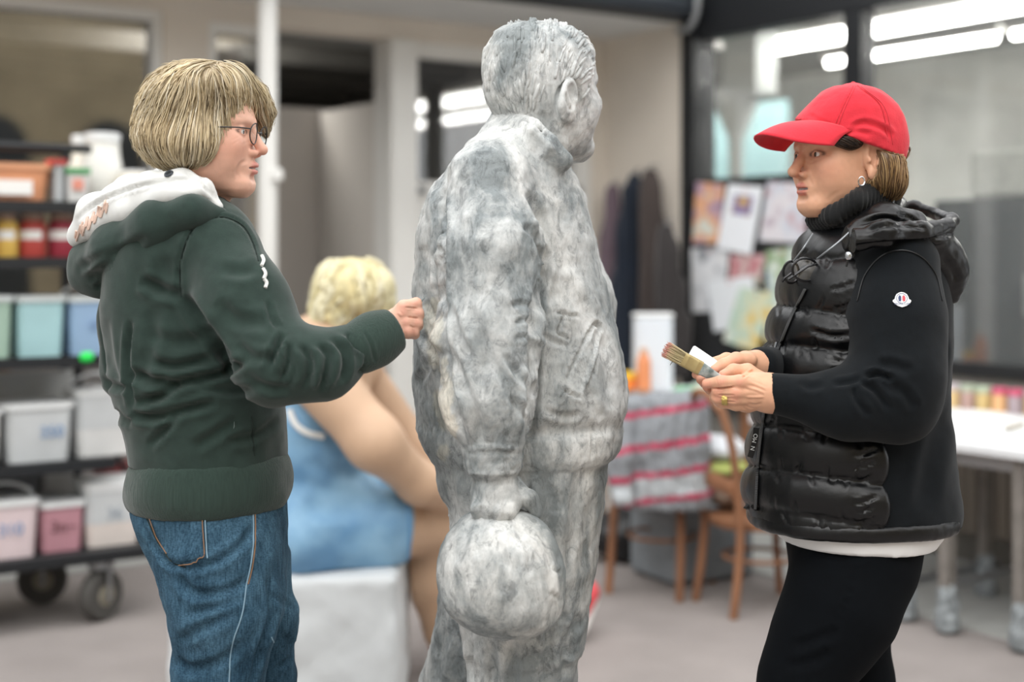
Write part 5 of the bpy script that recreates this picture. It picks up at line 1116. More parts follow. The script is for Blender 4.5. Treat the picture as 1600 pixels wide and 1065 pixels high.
V = strokes(V, vnormals(V, Q), [([(118, 345), (150, 318), (200, 296), (250, 284), (300, 280)], 3.5, .006), ([(290, 268), (310, 285), (335, 308)], 3, .004), ([(310, 270), (325, 290), (342, 318)], 3, .004), ([(150, 372), (200, 350), (260, 322), (300, 312)], 3, .003)]); o = mesh_obj('hood_lining', V, Q, M_lining, w1); o['label'] = 'pale grey lining of the folded-down hood'
bl = bvh_of(V, Q); q, n = hit(bl, 264, 272, .001)
if q is not None:
    mb = MB(); mb.lathe(q, [(.0035, 0), (.0045, .002), (.0075, .002), (.0085, 0)], 20, n); g = mb.build('eyelet', mat('eyelet', '#5a6068', .35, metal=.8), w1, True); mb = MB(); mb.lathe(q, [(.0036, .0), (.0036, .0008)], 14, n); mb.build('eyelet_hole', mat('hole', '#15171a', .8), g)
M_emb = mat('pink_embroidery', '#e3c7b8', .85, noise=.1, nscale=200); rg = np.random.default_rng(11); mb = MB()
for i in range(26):
    t_ = i/25; x = 118+48*t_; y = 365-44*t_+5*math.sin(i*1.3); L_ = 9+6*rg.random(); a = .9+.5*rg.normal()*.4
    h_ = hits(bl, [(x, y+L_*.6), (x+3*math.cos(a), y), (x+5*math.cos(a), y-L_*.5)], .001, 4)
    if len(h_) > 3: mb.tube(h_, .0022, 5)
o = mb.build('embroidery', M_emb, w1, True); o['kind'] = 'stuff'
mb = MB()
for (a, b, c) in (((408, 400), (411, 408), (408, 416)), ((410, 420), (414, 428), (411, 436)), ((412, 436), (416, 442), (414, 450))):
    h_ = hits(bv, [a, b, c], .002, 4)
    if len(h_) > 3: mb.tube(h_, .003, 5)
if mb.V: o = mb.build('chest_lettering', mat('white_thread', '#d9d9d6', .9), w1, True); o['kind'] = 'stuff'
q1, _ = hit(bv, 366, 666, .0004)
if q1 is not None: MB().tube([q1+np.array((0, 0, .008)), q1, q1-np.array((.002, 0, .008))], [.001, .0028, .001], 6, flat=(1, .3)).build('paint_spot', mat('paint_spot', '#8fa0a0', .8), w1, True)
# jeans
hip = ploft([(762, 210, 444, .03, .14), (800, 208, 447, .03, .142), (840, 222, 447, .03, .142), (880, 242, 447, .03, .14), (915, 262, 446, .03, .132), (945, 275, 445, .03, .12)], D1, 2.15)
lg1 = chain(fpx((345, 880, 2.47), (350, 950, 2.46), (340, 1065, 2.46), (335, 1180, 2.46), (322, 1380, 2.48), (318, 1590, 2.5)), [.106, .090, .073, .068, .062, .058], .03)
lg2 = chain(fpx((385, 880, 2.60), (405, 960, 2.62), (408, 1060, 2.63), (405, 1180, 2.64), (400, 1400, 2.64), (398, 1545, 2.64)), [.085, .064, .060, .062, .058, .056], .03)
jf = union([union([hip, lg1], .03), lg2], .012)
V, Q = mesh_sdf(jf, (-.85, 2.2, .02), (-.2, 2.95, 1.02), .0058); N = vnormals(V, Q); V = V+N*(.004*fbm(V, 13, 3, 3)+.0015*vnoise(V*np.array((1, 1, .6)), 60, 5))[:, None]
V = strokes(V, vnormals(V, Q), [([(285, 890), (330, 880), (372, 855), (398, 820)], 7, .010), ([(278, 900), (300, 925), (350, 925), (390, 905)], 8, .008), ([(290, 960), (330, 950), (380, 930)], 8, .006), ([(280, 1000), (310, 985), (360, 960)], 9, .007), ([(275, 1030), (300, 1045), (350, 1030), (380, 1000)], 9, .008), ([(420, 900), (425, 960), (405, 1020), (395, 1065)], 6, .010), ([(250, 868), (268, 882), (290, 884)], 5, .008), ([(440, 990), (452, 1000), (456, 1010)], 5, .007), ([(430, 1045), (445, 1035), (456, 1028)], 5, .008), ([(425, 930), (440, 940), (450, 950)], 6, .005), ([(222, 820), (245, 860), (275, 895)], 4, .006)])
o = mesh_obj('jeans', V, Q, M_denim, w1); o['label'] = 'faded blue denim jeans'
bj = bvh_of(V, Q); M_st = mat('jean_thread', '#86664c', .8); M_hl = mat('worn_seam', '#7f9cae', .9)
pk = [(228, 797), (316, 793), (322, 870), (288, 882), (262, 866), (240, 830)]; gr = []
for i in range(9):
    row = []
    for j in range(9):
        a, b = i/8, j/8; x = (228*(1-a)+316*a)*(1-b)+(258*(1-a)+322*a)*b; y = (799*(1-a)+793*a)*(1-b)+((868+14*math.sin(a*math.pi)**1)*(1-a)+872*a)*b; p_, n_ = hit(bj, x, y, .0022); row.append(p_)
    gr.append(row)
if all(p_ is not None for r in gr for p_ in r):
    Vp = np.array(gr).reshape(-1, 3); Fp = [(i*9+j, i*9+j+1, (i+1)*9+j+1, (i+1)*9+j) for i in range(8) for j in range(8)]; pc = mesh_obj('back_pocket', Vp, Fp, M_denim, w1); pc.modifiers.new('s', 'SOLIDIFY').thickness = .0022
    ed = [(232, 806), (270, 806), (314, 799)], [(316, 797), (318, 835), (320, 868)], [(320, 869), (300, 878), (280, 880)], [(262, 866), (246, 838), (234, 806)]
    for e_ in ed: seam('stitching', bj, e_, .0009, M_st, pc, .0035)
    for e_ in ([(320, 795), (322, 835), (324, 870)],): seam('stitching', bj, e_, .0011, M_hl, pc, .003)
for e_, m_ in (([(395, 790), (396, 840), (392, 880), (385, 915), (378, 960), (362, 1010), (358, 1065)], M_hl), ([(398, 790), (399, 840), (395, 880), (388, 912)], M_st), ([(424, 995), (434, 1020), (440, 1050)], M_hl), ([(226, 800), (246, 845), (268, 876), (290, 886)], M_seam)): seam('seam', bj, e_, .0012, m_, w1, .0006)
for (a, b) in (((318, 1600), 2.5), ((398, 1560), 2.64)):
    p0 = P(a[0], a[1], b); p0[2] = .045; p1 = p0+np.array((.15, .06, -.012)); f = union([cone(p0, p1, .045, .038)], .02); f = inter(f, half((0, 0, .004), (0, 0, -1)), .004); V, Q = mesh_sdf(f, *bbx([p0, p1], .08), .007); s_ = mesh_obj('shoe', V, Q, mat('grey_shoe', '#55585a', .7), w1)
# hair
hh = union([ell(P(303, 179, 2.50), (px(85, 2.5), .090, px(82, 2.5))), ell(P(264, 211, 2.50), (px(48, 2.5), .082, px(47, 2.5))), ell(P(292, 226, 2.47), (px(34, 2.5), .07, px(36, 2.5))), chain(fpx((364, 130, 2.49), (396, 150, 2.52), (412, 174, 2.545), (412, 204, 2.555)), [.032, .018, .011, .005], .02), ell(P(338, 137, 2.47), (px(46, 2.5), .072, px(34, 2.5))), ell(P(316, 218, 2.435), (px(22, 2.5), .028, px(30, 2.5)))], .025)
hh = sub(hh, union([cone(P(398, 198, 2.40), P(394, 264, 2.40), .050, .080), cone(P(384, 182, 2.43), P(396, 170, 2.46), .022, .022)], .01), .006); hh = sub(hh, half(P(270, 268, 2.5), (.06, 0, 1)), .008)
Vh, Qh = mesh_sdf(hh, *bbx(fpx((180, 285, 2.66), (445, 70, 2.34)), .03), .004)
crown = P(338, 98, 2.46)
def flow1(p):
    d = p-crown; x = topx(p); fr = np.clip((x[:, 0]-345)/40, 0, 1); dn = -1.0-1.2*np.clip((x[:, 1]-150)/60, 0, 1)
    v = np.stack([d[:, 0]*7*(1-fr)+fr*(.75+.2*(x[:, 1] < 150)), d[:, 1]*5+.15*fr, dn*(.55+np.clip(np.abs(d[:, 2])*9, 0, 1))], 1); v[:, 0] += .35*np.clip((x[:, 1]-215)/40, 0, 1)*(x[:, 0] < 290); return v
N = vnormals(Vh, Qh); g_ = (.0018*np.sin(np.arctan2(Vh[:, 1]-crown[1], Vh[:, 0]-crown[0])*60+5*vnoise(Vh, 20, 2))); Vh = Vh+N*(g_+.004*fbm(Vh*np.array((1, 1, .5)), 22, 2, 6))[:, None]
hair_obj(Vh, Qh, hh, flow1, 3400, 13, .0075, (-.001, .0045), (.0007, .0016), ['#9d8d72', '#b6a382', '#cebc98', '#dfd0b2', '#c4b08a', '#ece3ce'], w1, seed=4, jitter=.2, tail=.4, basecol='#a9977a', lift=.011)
rg = np.random.default_rng(21); ids = rg.choice(len(Vh), 120); SV, SF, rnd, tt = flow_strands(hh, Vh[ids], flow1, 12, .008, (.003, .007), (.0003, .0004), .45, 3, 21, .3, .02)
o = mesh_obj('flyaway_hair', SV, SF, M_hair, w1); color_attr(o, np.tile(np.array(hexc('#d9c9a4')), (len(SV), 1))); o['kind'] = 'stuff'
# glasses
gl = empty('glasses', hc1, None); gl.parent = None
G = lambda p: np.array(p)*hs1 @ hR1.T+hc1
M_gf = mat('glasses_black', '#141416', .3); fr_ = None
def rim(c, rx, rz, yaw=0, tilt=0): return [G((c[0]-abs(math.cos(a)*rx)*.12+math.sin(a)*rz*tilt, c[1]+math.cos(a)*rx, c[2]+math.sin(a)*rz*(1 if math.sin(a) > 0 else 1.05))) for a in np.linspace(0, 2*math.pi, 33)]
bpy.data.objects.remove(gl)
mb = MB(); mb.tube(rim((.1035, -.034, -.004), .0235, .0185, tilt=.1), .0011, 6, cap=False); gl = mb.build('glasses', M_gf, w1, True); gl['label'] = 'thin black-rimmed glasses'
mb = MB(); mb.tube(rim((.1035, .034, -.004), .0235, .0185, tilt=.1), .0011, 6, cap=False); mb.build('rim', M_gf, gl, True)
mb = MB(); mb.tube([G((.1035, -.0105, -.001)), G((.1065, 0, .001)), G((.1035, .0105, -.001))], .0011, 6); mb.build('bridge', M_gf, gl, True)
M_lens = glassmat('lens', .03)
for s_ in (-1, 1):
    mb = MB(); mb.tube([G((.1005, s_*.0575, .003)), G((.085, s_*.073, .004)), G((.04, s_*.0785, .004)), G((-.02, s_*.082, .002))], .0013, 6); mb.build('temple', M_gf, gl, True)
    r_ = rim((.1035, s_*.034, -.004), .023, .018, tilt=.1)[:-1]; MB().add(r_, [tuple(range(len(r_)))]).build('lens', M_lens, gl)
# small modelling tool in her fingers
t_ = empty('modelling_tool', P(650, 480, 2.42), 'thin steel modelling tool pressed to the statue between fingertips', 'tool'); a, b, c = P(646, 486, 2.43), P(657, 473, 2.415), P(664, 464, 2.41)
MB().tube([a, (a+b)/2, b], .0022, 8).build('handle', mat('tool_handle', '#8fa6ad', .35, metal=.5), t_, True); MB().tube([b, (b+c)/2, c], [.0019, .0022, .0007], 8, flat=(1, .45)).build('blade', mat('tool_steel', '#a9bcc2', .3, metal=.8), t_, True)
# ================================================================== woman in the red cap
D2 = 2.60
M_fleece = mat('black_fleece', '#0b1014', .9, noise=.15, nscale=80, sheen=.07, spec=.2, bump=.05, bscale=500)
M_nylon = mat('black_nylon', '#07080a', .36, spec=.42, bump=.05, bscale=90)
M_knit = mat('black_knit', '#0d0f11', .95, noise=.3, nscale=400, sheen=.15)
M_cap = mat('red_cotton', '#d5323f', .85, noise=.07, nscale=40, sheen=.15, bump=.1, bscale=350, spec=.2)
M_pants = mat('black_jersey', '#06090d', .9, noise=.1, nscale=60, spec=.12)
hc2, hR2, hs2 = P(1314, 243, D2), frameR(math.radians(180+23), math.radians(-1)), .93
hl, lips2 = make_head(1.14, .0026, tipdrop=-.001, cheek=.97, jowl=.0, ear=(-.020, -.011, 1.22, 26), tipx=.006)
nk2 = chain(list(((np.array([P(1345, 315, 2.62), P(1350, 390, 2.64)])-hc2) @ hR2)/hs2), [.058, .07])
hw = place(union([hl, nk2], .02), hc2, hR2, hs2)
Vh_, Qh_ = mesh_sdf(hw, hc2-np.array((.16, .16, .20)), hc2+np.array((.16, .16, .14)), .0022)
Vh_ = strokes(Vh_, vnormals(Vh_, Qh_), [([(1256, 270), (1265, 280), (1269, 291)], 2.6, .0012), ([(1276, 300), (1279, 310), (1276, 318)], 3, .0006), ([(1256, 250), (1266, 254), (1276, 250)], 2, .0009), ([(1286, 236), (1296, 234)], 1.6, .0006), ([(1286, 241), (1297, 243)], 1.6, .0006), ([(1290, 316), (1300, 306), (1312, 298)], 3, .0004)])
# hands
nr = [chain(fpx((1225, 616, 2.43), (1203, 614, 2.425), (1180, 610, 2.42)), [.031, .030, .030], .02), ell(P(1172, 610, 2.425), (.030, .020, .031)), ell(P(1168, 628, 2.43), (.026, .018, .018))]
nr += [chain(fpx((1180, 600, 2.405), (1156, 596, 2.40), (1127, 596, 2.402), (1104, 599, 2.415)), [.0125, .0110, .0098, .0082], .006),
       chain(fpx((1178, 612, 2.405), (1150, 612, 2.402), (1122, 611, 2.41), (1116, 620, 2.43)), [.0125, .0110, .0098, .0088], .006),
       chain(fpx((1178, 622, 2.41), (1148, 622, 2.408), (1121, 621, 2.415), (1122, 628, 2.44)), [.0122, .0108, .0096, .0085], .006),
       chain(fpx((1176, 632, 2.42), (1150, 632, 2.418), (1128, 629, 2.425), (1130, 630, 2.45)), [.0115, .0098, .0086, .0078], .006),
       chain(fpx((1188, 594, 2.44), (1168, 579, 2.445), (1146, 578, 2.44), (1130, 585, 2.435)), [.016, .0115, .0098, .0082], .008)]
fr2 = [chain(fpx((1205, 576, 2.545), (1188, 571, 2.525), (1165, 567, 2.50)), [.024, .024, .022], .02)]
fr2 += [chain(fpx((1172, 562, 2.485), (1150, 561, 2.475), (1130, 570, 2.465), (1117, 577, 2.458)), [.0125, .0118, .0105, .0085], .006),
        chain(fpx((1165, 564, 2.52), (1135, 560, 2.515), (1112, 566, 2.50)), [.0115, .0100, .0082], .006),
        chain(fpx((1160, 580, 2.52), (1125, 588, 2.51), (1100, 586, 2.49), (1088, 585, 2.475)), [.012, .0102, .0092, .008], .006),
        chain(fpx((1160, 588, 2.515), (1125, 600, 2.50), (1102, 597, 2.48), (1095, 593, 2.465)), [.012, .0102, .0092, .008], .006),
        chain(fpx((1160, 594, 2.51), (1130, 610, 2.49), (1110, 608, 2.475), (1104, 604, 2.46)), [.0115, .0098, .0088, .0078], .006)]
Vn, Qn = mesh_sdf(union(nr, .0032), *bbx(fpx((1080, 665, 2.36), (1245, 550, 2.50)), .01), .0017); Vf, Qf = mesh_sdf(union(fr2, .0034), *bbx(fpx((1070, 640, 2.42), (1240, 530, 2.60)), .01), .0018)
Vn = strokes(Vn, vnormals(Vn, Qn), [([(1112, 607), (1130, 606), (1148, 604)], 1.6, .003), ([(1122, 617), (1135, 617), (1148, 617)], 1.3, .0018), ([(1126, 626), (1138, 627), (1150, 628)], 1.3, .0018), ([(1160, 590), (1170, 583), (1178, 578)], 2, .0028), ([(1165, 604), (1180, 608), (1195, 614)], 2.2, -.0013), ([(1165, 620), (1180, 620), (1194, 620)], 2, -.0013), ([(1172, 597), (1185, 602), (1198, 608)], 2.2, -.001), ([(1168, 630), (1180, 632), (1190, 630)], 2, .0012), ([(1160, 636), (1172, 642), (1186, 640)], 2, .0012), ([(1120, 592), (1121, 600)], 1.2, .0007), ([(1124, 592), (1125, 600)], 1.2, .0006)])
bf = union([chain(fpx((1345, 390, 2.66), (1340, 560, 2.66), (1335, 820, 2.64)), [.09, .11, .115], .05), chain(fpx((1398, 420, 2.52), (1402, 600, 2.45), (1390, 630, 2.44), (1225, 616, 2.43)), [.045, .036, .034, .025], .01), chain(fpx((1300, 430, 2.76), (1262, 585, 2.72), (1192, 571, 2.53)), [.045, .036, .022], .02), chain(fpx((1338, 880, 2.57), (1278, 1010, 2.54), (1215, 1180, 2.52), (1242, 1545, 2.57)), [.08, .05, .035, .03], .01), chain(fpx((1335, 880, 2.69), (1342, 1065, 2.74), (1350, 1200, 2.74), (1385, 1490, 2.76)), [.06, .036, .035, .03], .01)], .03)
Vb, Qb = mesh_sdf(bf, (.3, 2.3, .03), (.95, 2.95, 1.45), .014)
Va, Qa = join([(Vh_, Qh_), (Vn, Qn), (Vf, Qf), (Vb, Qb)]); w2 = mesh_obj('person', Va, Qa, M_skin); tag(w2, 'woman in red baseball cap and black padded jacket holding a paintbrush', 'person')
cc = skin_cols(Va, hc2, hR2, hs2, lips2, '#d9a789', '#c4786c', '#8a6a52', .002)
xy = topx(Va); hm = ((xy[:, 0] < 1215) & (xy[:, 1] > 500)).astype(float)
kn = sum(np.exp(-((xy[:, 0]-a)**2+(xy[:, 1]-b)**2)/60) for a, b in ((1156, 596), (1150, 612), (1148, 622), (1127, 596), (1122, 611), (1121, 621), (1104, 598), (1130, 585), (1150, 561), (1117, 577), (1095, 594), (1104, 606), (1088, 585)))
w_ = hm*.5*np.clip(kn, 0, 1); cc = cc*(1-w_[:, None])+np.array(hexc('#dd9480'))*w_[:, None]; cc = cc*(1+.06*(hm*vnoise(Va, 90, 2)))[:, None]
color_attr(w2, cc); eyeballs(hc2, hR2, hs2, w2, '#4a3b30', (1, -.25, 0))
G2 = lambda p: np.array(p)*.985 @ hR2.T+hc2
# jacket body
TR = [(348, 1290, 1400, .05, .08), (372, 1262, 1440, .04, .12), (400, 1244, 1468, .03, .15), (440, 1230, 1478, .03, .165), (500, 1214, 1480, .03, .17), (560, 1200, 1478, .03, .17), (620, 1190, 1476, .03, .17), (680, 1181, 1480, .03, .172), (740, 1174, 1487, .03, .176), (790, 1171, 1494, .03, .178), (812, 1174, 1492, .03, .176)]
tor = ploft(TR, D2, 2.2)
sl = chain(fpx((1398, 412, 2.50), (1400, 500, 2.465), (1404, 585, 2.44), (1400, 628, 2.435), (1320, 632, 2.425), (1205, 615, 2.425)), [.076, .073, .070, .060, .050, .035], .05)
slr = chain(fpx((1300, 430, 2.76), (1262, 585, 2.72), (1190, 571, 2.53)), [.06, .05, .034], .04)
seamx = lambda p: 1372+0*p[:, 0]
sp = P(1372, 760, 2.47); splane = half(sp, (1, .45, 0))                  # side seam between padded front and fleece back
bk = tor
Vt, Qt = mesh_sdf(inter(bk, lambda p: -splane(p)-.012, .003), *bbx([P(1140, 850, 2.85), P(1520, 330, 2.3)], .06), .006); N = vnormals(Vt, Qt); Vt = Vt+N*(.003*fbm(Vt, 9, 3, 3))[:, None]
Vt = strokes(Vt, vnormals(Vt, Qt), [([(1470, 520), (1462, 600), (1440, 660)], 10, .008), ([(1475, 640), (1455, 720), (1440, 800)], 16, .006)]); jk2 = mesh_obj('jacket_back', Vt, Qt, M_fleece, w2); jk2['label'] = 'matt black fleece back of the jacket'
# padded front: baffles between stitched lines
ql = [(330, 330), (405, 402), (472, 499), (533, 553), (600, 622), (664, 684), (730, 756), (793, 822), (830, 860)]
def phase(p):
    x = topx(p); t = np.clip((x[:, 0]-1195)/170, -.2, 1.3); ph = np.full(len(p), -1.0); 
    for i in range(len(ql)-1):
        y0 = ql[i][0]+(ql[i][1]-ql[i][0])*t; y1 = ql[i+1][0]+(ql[i+1][1]-ql[i+1][0])*t; u = (x[:, 1]-y0)/(y1-y0); m_ = (u >= 0) & (u < 1); ph[m_] = u[m_]
    return np.clip(ph, 0, 1)
def pf(p): return tor(p)-.004
puf = inter(pf, lambda p: splane(p), .006)
Vp, Qp = mesh_sdf(puf, *bbx([P(1140, 850, 2.85), P(1520, 330, 2.25)], .06), .0048); N = vnormals(Vp, Qp); ph = phase(Vp)
band_ = topx(Vp)[:, 1] > 793+29*np.clip((topx(Vp)[:, 0]-1195)/170, 0, 1.2)
pufd = np.sqrt(np.clip(np.sin(np.pi*ph), 0, 1))*.017*np.where(band_, .3, 1); wr_ = .002*fbm(Vp*np.array((1, 1, .35)), 30, 2, 4)*(1.6-np.sin(np.pi*ph))
Vp = Vp+N*(pufd-.006+wr_)[:, None]; N = vnormals(Vp, Qp)
SP = [([(1265, 515), (1300, 525), (1332, 522)], 5, .008), ([(1300, 580), (1340, 575), (1360, 585)], 5, .008), ([(1290, 560), (1320, 566), (1345, 560)], 4, .004)]
rg = np.random.default_rng(8)
for i in range(1, len(ql)-1):
    for k in range(9):
        t = (k+.5)/9+rg.normal()*.03; x = 1195+170*t; y = ql[i][0]+(ql[i][1]-ql[i][0])*t; L_ = 10+16*rg.random(); s_ = 1 if rg.random() > .35 else -1; dx = 6*rg.normal()+5
        SP.append(([(x, y+2*s_), (x+dx*.5, y+L_*.5*s_), (x+dx, y+L_*s_)], 3.2, .002+.0022*rg.random()))
for (x, y) in ((1362, 700), (1360, 720), (1364, 740), (1362, 775), (1358, 790), (1364, 805), (1330, 470), (1326, 440)): SP.append(([(x+8, y), (x-8, y+8), (x-28, y+12)], 3.2, .005))
Vp = strokes(Vp, N, SP); pfo = mesh_obj('padded_front', Vp, Qp, M_nylon, w2); pfo['label'] = 'glossy black padded nylon front of the jacket'
bp_ = bvh_of(Vp, Qp)
# hem tape
hemf = ploft([(794, 1172, 1494, .03, .178), (800, 1169, 1496, .03, .182), (812, 1169, 1496, .03, .182), (819, 1174, 1492, .03, .178)], D2, 2.2)
V, Q = mesh_sdf(hemf, *bbx([P(1140, 850, 2.85), P(1520, 780, 2.25)], .05), .005); N = vnormals(V, Q); an = np.arctan2(V[:, 1]-2.63, V[:, 0]-.62); V = V+N*(.0010*fbm(V*np.array((1, 1, .5)), 45, 2, 5))[:, None]; mesh_obj('hem_tape', V, Q, M_nylon, w2)
# sleeve
Vs_, Qs_ = mesh_sdf(sl, *bbx(fpx((1190, 720, 2.3), (1500, 310, 2.65)), .03), .005); N = vnormals(Vs_, Qs_); Vs_ = Vs_+N*(.002*fbm(Vs_, 12, 3, 3))[:, None]
Vs_ = strokes(Vs_, vnormals(Vs_, Qs_), [([(1352, 588), (1372, 584), (1395, 592)], 5, .012), ([(1345, 596), (1368, 610), (1390, 640)], 6, .009), ([(1332, 600), (1340, 625), (1358, 650)], 6, .008), ([(1390, 600), (1415, 615), (1430, 640)], 8, .007), ([(1372, 570), (1395, 570), (1425, 580)], 8, .006), ([(1300, 600), (1330, 596), (1345, 590)], 5, .006), ([(1226, 588), (1230, 615), (1228, 645)], 2, .002), ([(1250, 595), (1265, 605), (1290, 600)], 6, .004)])
Vr_, Qr_ = mesh_sdf(slr, *bbx(fpx((1180, 650, 2.45), (1360, 360, 2.9)), .03), .007); mesh_obj('sleeve', Vr_, Qr_, M_fleece, w2)
slo = mesh_obj('sleeve', Vs_, Qs_, M_fleece, w2); bs = bvh_of(Vs_, Qs_)
seam('armhole_piping', bs, [(1340, 470), (1352, 430), (1378, 400), (1410, 391), (1440, 402), (1462, 430), (1472, 470)], .0016, M_nylon, slo, .001)
# badge on the sleeve: a white bell shape with a ring and two little figures
q, n = hit(bs, 1409, 469, .0015)
if q is not None:
    n = n/np.linalg.norm(n); up = np.array((0, 0, 1.0)); up -= n*(up @ n); up /= np.linalg.norm(up); rt = np.cross(up, n); k = px(1, 2.42)
    bell = [(-14, -2), (-11.5, -5.5), (-7, -9.5), (0, -12), (7, -9.5), (11.5, -5.5), (14, -2), (13, 0), (10.5, 1.5), (10, 5), (8, 9), (4, 12), (0, 13), (-4, 12), (-8, 9), (-10, 5), (-10.5, 1.5), (-13, 0)]
    T = lambda pts, o_: [q+n*o_+(rt*x+up*y)*k for x, y in pts]
    bd = MB().prism(T(bell, 0), n*.0008).build('badge', mat('badge_white', '#e6e7ea', .6), w2)
    ci = lambda r, cx=0, cy=0: [(cx+r*math.cos(a), cy+r*math.sin(a)) for a in np.linspace(0, 2*math.pi, 25)]
    M_nv = mat('badge_navy', '#2e3d66', .6); M_rd = mat('badge_red', '#c2444f', .6)
    MB().add(*tube(T(ci(8, 0, 2.5), .0010), .0005, 5, False)).build('badge_ring', M_nv, bd); MB().prism(T([(-5, -2), (-5.5, 4), (-3.5, 8), (-1, 6), (-.8, 0), (-2, -3)], .0008), n*.0003).build('badge_figure', M_nv, bd)
    MB().prism(T([(5, -2), (5.5, 4), (3.5, 8), (.8, 6), (.6, 0), (2, -3)], .0008), n*.0003).build('badge_figure', M_rd, bd)
    Mx = Matrix(((rt[0], up[0], n[0], (q+up*k*-7+n*.0010)[0]), (rt[1], up[1], n[1], (q+up*k*-7+n*.0010)[1]), (rt[2], up[2], n[2], (q+up*k*-7+n*.0010)[2]), (0, 0, 0, 1))); text_mesh('MONCLER', .0055, 'badge_lettering', M_nv, bd, Mx, .0002)
# zip down the front edge
M_zip = mat('zip_tape', '#08090b', .6); M_zm = mat('zip_metal', '#b9bcc0', .25, metal=.9)
zp = [(1256, 452), (1236, 492), (1220, 530), (1208, 560), (1197, 605), (1190, 660), (1183, 720), (1179, 796)]
zh = hits(bp_, [(x+3, y) for x, y in zp], .002, 6)
if len(zh) > 4:
    MB().tube(zh, .0035, 6, flat=(1, 1)).build('zip_tape', M_zip, w2, True)
    tm = MB(); zz = spline(zh, 5)
    for i in range(0, len(zz)-1, 1): tm.box(zz[i]+np.array((-.001, -.003, 0)), (.004, .003, .0022))
    o = tm.build('zip_teeth', mat('zip_teeth', '#63676c', .35, metal=.6), w2); o['kind'] = 'stuff'
zq, zn = hit(bp_, 1216, 532, .006)
if zq is not None:
    a = zq+np.array((0, -.006, 0)); b = P(1207, 556, zq[1]-.012); MB().tube([a, (a+b)/2, b], [.0055, .0032, .005], 8, flat=(1, .5)).build('zip_pull', M_zm, w2, True)
zq, zn = hit(bp_, 1190, 690, .004)
if zq is not None:
    D_ = zq[1]-.006; tp = [P(1182, 668, D_), P(1179, 690, D_), P(1172, 714, D_)]; r_ = MB().tube(spline(tp, 5), .006, 6, flat=(.25, 1)).build('zip_ribbon', M_zip, w2, True)
    ax = P(1173, 712, D_)-P(1182, 672, D_); ax /= np.linalg.norm(ax); n = np.array((0, -1.0, 0)); n -= ax*(ax @ n); n /= np.linalg.norm(n); upv = np.cross(n, -ax); c = P(1178, 690, D_)+n*.004; rt = -ax; upv = np.cross(n, rt)
    Mx = Matrix(((rt[0], upv[0], n[0], c[0]), (rt[1], upv[1], n[1], c[1]), (rt[2], upv[2], n[2], c[2]), (0, 0, 0, 1))); text_mesh('N  MO', .0105, 'ribbon_lettering', mat('ribbon_white', '#dfe2e2', .7), r_, Mx, .0003)
# vest hood
rimh = chain(fpx((1300, 392, 2.45), (1332, 376, 2.43), (1385, 364, 2.42), (1440, 360, 2.45), (1480, 352, 2.52), (1487, 344, 2.59), (1462, 334, 2.68), (1428, 322, 2.72), (1395, 325, 2.72)), [.016, .020, .021, .016, .013, .011, .010, .010, .012], .012)
hin = union([ell(P(1418, 374, 2.58), (.07, .12, .024)), chain(fpx((1330, 372, 2.48), (1385, 345, 2.51), (1432, 346, 2.53)), [.024, .030, .018], .02), chain(fpx((1400, 322, 2.68), (1385, 330, 2.6), (1350, 365, 2.5)), [.022, .024, .02], .02)], .02)
pouch = chain(fpx((1440, 382, 2.52), (1468, 400, 2.55), (1480, 432, 2.56), (1484, 462, 2.56)), [.030, .036, .032, .014], .03)
hood2 = union([union([rimh, hin], .008), pouch], .018); V, Q = mesh_sdf(hood2, *bbx(fpx((1280, 510, 2.9), (1540, 290, 2.35)), .05), .0045); N = vnormals(V, Q); V = V+N*(.0035*fbm(V, 24, 3, 3))[:, None]
V = strokes(V, vnormals(V, Q), [([(1340, 350), (1380, 340), (1420, 350), (1448, 358)], 4, .008), ([(1352, 362), (1390, 352), (1430, 358)], 3.5, .005), ([(1400, 335), (1420, 340), (1440, 352)], 3.5, .005), ([(1330, 385), (1390, 380), (1450, 376), (1488, 362)], 4, .006), ([(1470, 400), (1488, 420), (1496, 440)], 6, .004)])
o = mesh_obj('jacket_hood', V, Q, M_nylon, w2)
q = P(1326, 400, 2.415); MB().lathe(q-np.array((0, 0, .006)), [(.004, 0), (.006, .003), (.006, .010), (.004, .013)], 12).build('cord_stopper', M_zm, w2, True); MB().tube([q, q-np.array((.004, 0, .018))], .0018, 6).build('drawcord', M_nylon, w2)
# turtleneck
tn = cone(P(1348, 282, 2.61), P(1330, 390, 2.62), .070, .080); tn = inter(tn, half(P(1304, 310, 2.6), (-.5, -.05, .86)), .008); tn = sub(tn, cone(P(1346, 240, 2.61), P(1340, 330, 2.62), .060, .060), .004)
fold_ = chain(fpx((1270, 344, 2.60), (1300, 336, 2.545), (1340, 312, 2.53), (1375, 292, 2.56)), [.013, .016, .016, .014], .01); tn = union([tn, fold_], .02)
V, Q = mesh_sdf(tn, *bbx(fpx((1240, 410, 2.75), (1420, 260, 2.45)), .02), .0032); an = np.arctan2(V[:, 1]-2.615, V[:, 0]-P(1340, 0, 2.615)[0]); V = V+vnormals(V, Q)*(.0015*np.sin(an*64))[:, None]; mesh_obj('turtleneck', V, Q, M_knit, w2)
